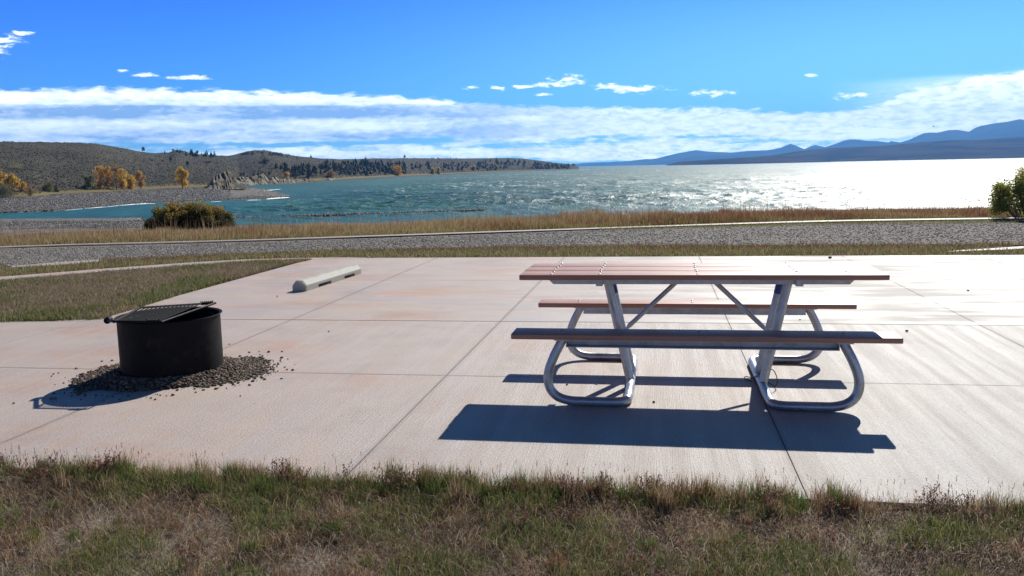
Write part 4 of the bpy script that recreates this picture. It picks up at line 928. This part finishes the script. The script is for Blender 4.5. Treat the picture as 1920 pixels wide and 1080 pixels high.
for s in (-1, 1):
    yf, yb_ = -.69, .69
    P = [(s * .885, -.655, .455), (s * .905, -.665, .41), (s * .945, -.678, .33), (s * .978, -.686, .24), (s * .985, yf, .165), (s * .965, yf, .10), (s * .915, yf, .055), (s * .84, yf, .034), (s * .75, yf, .031), (s * .60, yf, .031),
         (s * .53, yf + .003, .031), (s * .485, yf + .03, .031), (s * .462, yf + .09, .031), (s * .458, -.4, .031), (s * .458, 0, .031), (s * .458, .4, .031), (s * .462, yb_ - .09, .031), (s * .485, yb_ - .03, .031), (s * .53, yb_ - .003, .031), (s * .60, yb_, .031),
         (s * .75, yb_, .031), (s * .84, yb_, .034), (s * .915, yb_, .055), (s * .965, yb_, .10), (s * .985, yb_, .165), (s * .978, .684, .24), (s * .945, .678, .33), (s * .905, .672, .41), (s * .885, .668, .455)]
    mb = MB(); mb.tube(smooth_path(P, 5), PR, 18); fr = mb.build('bent_pipe_leg', M['galv'], tb, True)
    for yy in (-.15, .15):
        mb = MB(); mb.tube([(s * .462, yy, .045), (s * .618, yy, .765)], PR, 18); po = mb.build('table_post', M['galv'], tb, True)
        if (s > 0 and yy > 0) or (s < 0 and yy > 0):
            mb = MB(); mb.tube([(s * (.462 + .156 * t_), yy, .045 + .72 * t_) for t_ in (.82, .93)], PR + .0012, 18, False); mb.build('blue_sticker', M['sticker'], po, True)
    mb = MB(); mb.box((s * .665, 0, HT - TK - .022), (.045, .70, .004 * 11), None); mb.build('cross_bracket', M['galv'], tb)
    mb = MB(); mb.tube([(s * .105, 0, .765), (s * .14, 0, .735), (s * .47, 0, .42), (s * .50, 0, .385)], [.008, .017, .017, .007], 12); mb.build('diagonal_brace', M['galv'], tb, True)
    for yy in (-.648, .668):
        mb = MB(); mb.box((s * .885, yy, HS - TK - .004), (.10, .19, .007)); mb.build('seat_bracket', M['galv'], tb)
def angle_rail(x0, x1, y, ztop, hgt, flange, taper, sgn):     # an L profile: upright web and a flange
    t = .005; mb = MB()
    mb.add([(x0, y, ztop), (x1, y, ztop), (x1 - taper, y, ztop - hgt), (x0 + taper, y, ztop - hgt), (x0, y + t * sgn, ztop), (x1, y + t * sgn, ztop), (x1 - taper, y + t * sgn, ztop - hgt), (x0 + taper, y + t * sgn, ztop - hgt)],
           [(0, 3, 2, 1), (4, 5, 6, 7), (0, 1, 5, 4), (3, 7, 6, 2), (0, 4, 7, 3), (1, 2, 6, 5)])
    mb.box(((x0 + x1) / 2, y + sgn * (flange / 2 + t), ztop - hgt + t / 2 + .0003), (x1 - x0 - 2 * taper, flange, t)); return mb
angle_rail(-1.025, 1.025, -.30, HT - TK - .001, .036, .04, .035, 1).build('top_rail', M['galv'], tb)
angle_rail(-1.025, 1.025, .30, HT - TK - .001, .036, .04, .035, -1).build('top_rail', M['galv'], tb)
angle_rail(-.865, .865, .645, HS - TK - .009, .055, .05, .0, 1).build('seat_rail', M['galv'], tb)
mb = angle_rail(-.865, .865, -.60, HS - TK - .009, .055, .075, .0, -1)
for s in (-1, 1): mb.box((s * .862, -.64, HS - TK - .036), (.006, .078, .050))
mb.build('seat_rail', M['galv'], tb)
mb = MB(); cp = smooth_path([(.40, .10, .012), (.43, .02, .05), (.47, -.06, .10), (.53, -.10, .13), (.56, -.12, .07), (.55, -.1, .012), (.50, .05, .01), (.38, .16, .012), (.36, .08, .014), (.40, .02, .012)], 8); mb.tube(cp, .0035, 7)
mb.build('security_cable', M['cable'], tb, True)

# ------------------------------------------------------------------ fire ring with swing grate
RX, RY, RRad, RZ = -2.748, 6.878, .388, .475
fr = empty('fire_ring', (RX, RY, 0), 0, 'round black steel fire ring with a cooking grate on a bed of gravel', 'fire ring')
mb = MB(); mb.lathe([(RRad - .006, .02), (RRad - .006, RZ - .006), (RRad + .016, RZ), (RRad + .018, RZ - .004), (RRad, RZ - .012), (RRad, .0)], 96); mb.build('ring_wall', M['black'], fr, True)
mb = MB(); mb.lathe([(RRad - .050, .03), (RRad - .050, RZ - .03), (RRad - .045, RZ - .026), (RRad - .044, .03)], 80); mb.build('inner_ring', M['black'], fr, True)
mb = MB(); mb.lathe([(0, .07), (RRad - .05, .06)], 40); mb.build('ash_bed', M['joint'], fr)
for a_, z_ in ((-96, .26), (-43, .30), (-42, .16)):
    mb = MB(); d_ = Vector((math.cos(R(a_)), math.sin(R(a_)), 0)); mb.tube([d_ * (RRad - .002) + Vector((0, 0, z_)), d_ * (RRad + .006) + Vector((0, 0, z_))], .010, 12); mb.build('bolt', M['black'], fr)
LF = on_z(214, 603, .492); RF = on_z(302, 604, .490); RB = on_z(404, 568, .500); LB = on_z(262, 577, .498); O_ = Vector((RX, RY, 0))
LF, RF, RB, LB = [q - O_ for q in (LF, RF, RB, LB)]
gr = MB()
for p, q in ((LF, RF), (LB, LB.lerp(RB, .86)), (LF, LB)): gr.tube([p, q], .0085, 10)
gobj = gr.build('cooking_grate', M['black'], fr, True)
mb = MB(); NBAR = 16
for k in range(1, NBAR):
    t_ = k / NBAR; mb.tube([LF.lerp(RF, t_) + Vector((0, 0, .006)), LB.lerp(RB, t_ * .88) + Vector((0, 0, .006))], .0042, 7)
mb.build('grate_bars', M['black'], gobj, True)
mb = MB(); mb.tube([RF, RB], .0095, 12); mb.build('side_bar', M['black'], gobj, True)
def coil(c, d, length, rad, wires):
    d = d.normalized(); u_ = Vector((0, 0, 1)); w_ = d.cross(u_).normalized(); P = []
    N_ = int(wires * 12)
    for i in range(N_ + 1):
        a_ = 2 * math.pi * i / 12; P.append(c + d * (length * i / N_) + u_ * math.cos(a_) * rad + w_ * math.sin(a_) * rad)
    return P
for base_, d_ in ((RB, (LB - RB)), (RF, (LF - RF))):
    mb = MB(); mb.tube(coil(base_ + d_.normalized() * .02 + Vector((0, 0, .004)), d_, .095, .014, 6), .0055, 6); mb.build('coil_handle', M['black'], gobj, True)
mb = MB(); hx = on_z(203, 600, .468) - O_; mb.tube([LF, LF.lerp(hx, .6), hx], .012, 10)
dv = (LB - LF).normalized(); mb.tube([hx - dv * .03, hx + dv * .03], .026, 14); mb.build('pivot_hinge', M['black'], fr, True)

# gravel bed round the ring
n = 15000; a = U(0, 6.283, n); rr = RRad + np.minimum(np.abs(RNG.normal(size=n)), 1.75 + RNG.normal(size=n) * .22) * .100; lob = 1 + .28 * np.cos(a - .35) ** 2 + .25 * np.exp(-((a - 6.1) / .5) ** 2) + .2 * fbm(a * 3., a * 0 + 4, 3) + .12 * np.sin(a * 3 + 1); rr = RRad + (rr - RRad) * lob * np.where(np.abs(np.cos(a)) > .6, 1.35, .8)
stray = U(0, 1, n) < .012; rr = np.where(stray, rr + U(0, .35, n), rr)
P = np.stack([RX + rr * np.cos(a), RY + rr * np.sin(a) - .02, np.maximum(.004, .055 * np.exp(-((rr - RRad) / .16) ** 2) * U(.2, 1., n))], 1)
tag(blobs_mesh('ring_gravel', P, .004 + .012 * U(0, 1, n) ** 1.8, .7, pick([(.09, .065, .045), (.14, .10, .07), (.05, .037, .028), (.24, .19, .14), (.14, .08, .05)], n), M['vrock'], .3), 'loose brown gravel heaped round the foot of the fire ring', 'gravel', kind='stuff')
mb = MB(); prof = [(RRad - .02, .045), (RRad + .06, .034), (RRad + .13, .008), (RRad + .16, .002)]; mb.lathe(prof, 60)
V = [(x_ * (1.0 if math.hypot(x_, y_) > RRad + .05 else 1) + RX, y_ + RY - .01, z_) for x_, y_, z_ in mb.V]
o = tag(build('gravel_bed', V, mb.F, M['joint'], smooth=True), kind='structure')
# stray pebbles on the slab, each one its own
deb = [(1500, 600, .02), (1700, 622, .03), (1070, 660, .018), (1047, 669, .014), (1128, 672, .012), (1143, 671, .013), (1063, 722, .016), (1118, 721, .016), (1226, 755, .022), (616, 622, .018), (451, 743, .014), (430, 646, .014), (26, 757, .016), (520, 556, .02), (640, 521, .02), (1815, 546, .03), (1556, 484.5, .06), (110, 700, .014), (97, 706, .014), (483, 693, .016), (498, 675, .016), (486, 660, .014)]
for k, (u, v, s) in enumerate(deb):
    q = on_z(u, v, 0); jv = ico_v * (1 + RNG.uniform(-.3, .3, (12, 1))) * s * .55; jv[:, 2] *= .6
    o = build('pebble', jv, ico_f, M['vrock'], col=np.tile(np.array([(.09, .07, .06)]), (12, 1))); o.location = (q.x, q.y, s * .3)
    tag(o, 'small dark pebble lying on the concrete pad', 'pebble', 'stray pebbles on the pad')

# ------------------------------------------------------------------ wheel stop
p0 = (on_z(545, 548) + on_z(577, 545)) / 2; e1 = on_z(680, 512); dirv = (e1 - on_z(577, 545)); Lw = dirv.length; dirv.normalize()
yaw = math.atan2(dirv.y, dirv.x)
mb = MB(); prof = lambda zb: [(-.10, zb), (-.10, .082), (-.048, .145), (.048, .145), (.10, .082), (.10, zb)]
st = [(0, 0, .012), (.012, 0, 0), (.20, 0, 0), (.2001, 1, 0), (.42, 1, 0), (.4201, 0, 0), (.66, 0, 0), (.6601, 1, 0), (.86, 1, 0), (.8601, 0, 0), (.988, 0, 0), (1, 0, .012)]
V = []; F = []
for t_, notch, ins in st:
    for (y_, z_) in prof(.045 if notch else 0.):
        V.append((t_ * Lw, y_ * (1 - ins * 4), max(0, z_ - ins * (z_ > .08))))
for i in range(len(st) - 1):
    for j in range(6): F.append((i * 6 + j, i * 6 + (j + 1) % 6, (i + 1) * 6 + (j + 1) % 6, (i + 1) * 6 + j))
F.append(tuple(range(5, -1, -1))); F.append(tuple((len(st) - 1) * 6 + j for j in range(6)))
o = build('wheel_stop', V, F, M['stop']); o.location = (p0.x, p0.y, 0); o.rotation_euler = (0, 0, yaw)
tag(o, 'grey concrete wheel stop with worn white paint lying on the pad', 'wheel stop')

# ------------------------------------------------------------------ a bird over the far shore
q = on_dist(1750, 237, 160); mb = MB()
mb.tube(smooth_path([(-.32, 0, .0), (-.15, 0, .01), (.1, 0, .01), (.26, 0, .02), (.34, 0, .0)], 4), [.01, .02, .04, .06, .07, .08, .09, .09, .09, .08, .07, .06, .05, .05, .05, .02, .01], 8)
for s in (-1, 1): mb.add([(.12, .04 * s, .03), (-.10, .04 * s, .03), (-.12, .4 * s, .16), (.08, .4 * s, .17), (-.1, .85 * s, .05), (.0, .85 * s, .06)], [(0, 1, 2, 3), (3, 2, 4, 5)])
o = mb.build('bird', M['black']); o.location = q; o.rotation_euler = (0, 0, R(70)); tag(o, 'small dark bird flying above the distant mountains', 'bird')

# ------------------------------------------------------------------ air
mb = MB(); X0, X1, Y0, Y1, Z0, Z1 = -13900, 13900, -3300, 13900, -9.3, 760
mb.box(((X0 + X1) / 2, (Y0 + Y1) / 2, (Z0 + Z1) / 2), (X1 - X0, Y1 - Y0, Z1 - Z0))
hm = bpy.data.materials.new('haze'); hm.use_nodes = True; hn = hm.node_tree; hn.nodes.clear()
vp = hn.nodes.new('ShaderNodeVolumePrincipled'); vp.inputs['Color'].default_value = (.15, .46, 1., 1); vp.inputs['Density'].default_value = 8e-5; vp.inputs['Anisotropy'].default_value = .2
ho = hn.nodes.new('ShaderNodeOutputMaterial'); hn.links.new(vp.outputs[0], ho.inputs['Volume'])
tag(mb.build('haze', hm), 'thin blue haze over the lake', 'haze', kind='stuff')
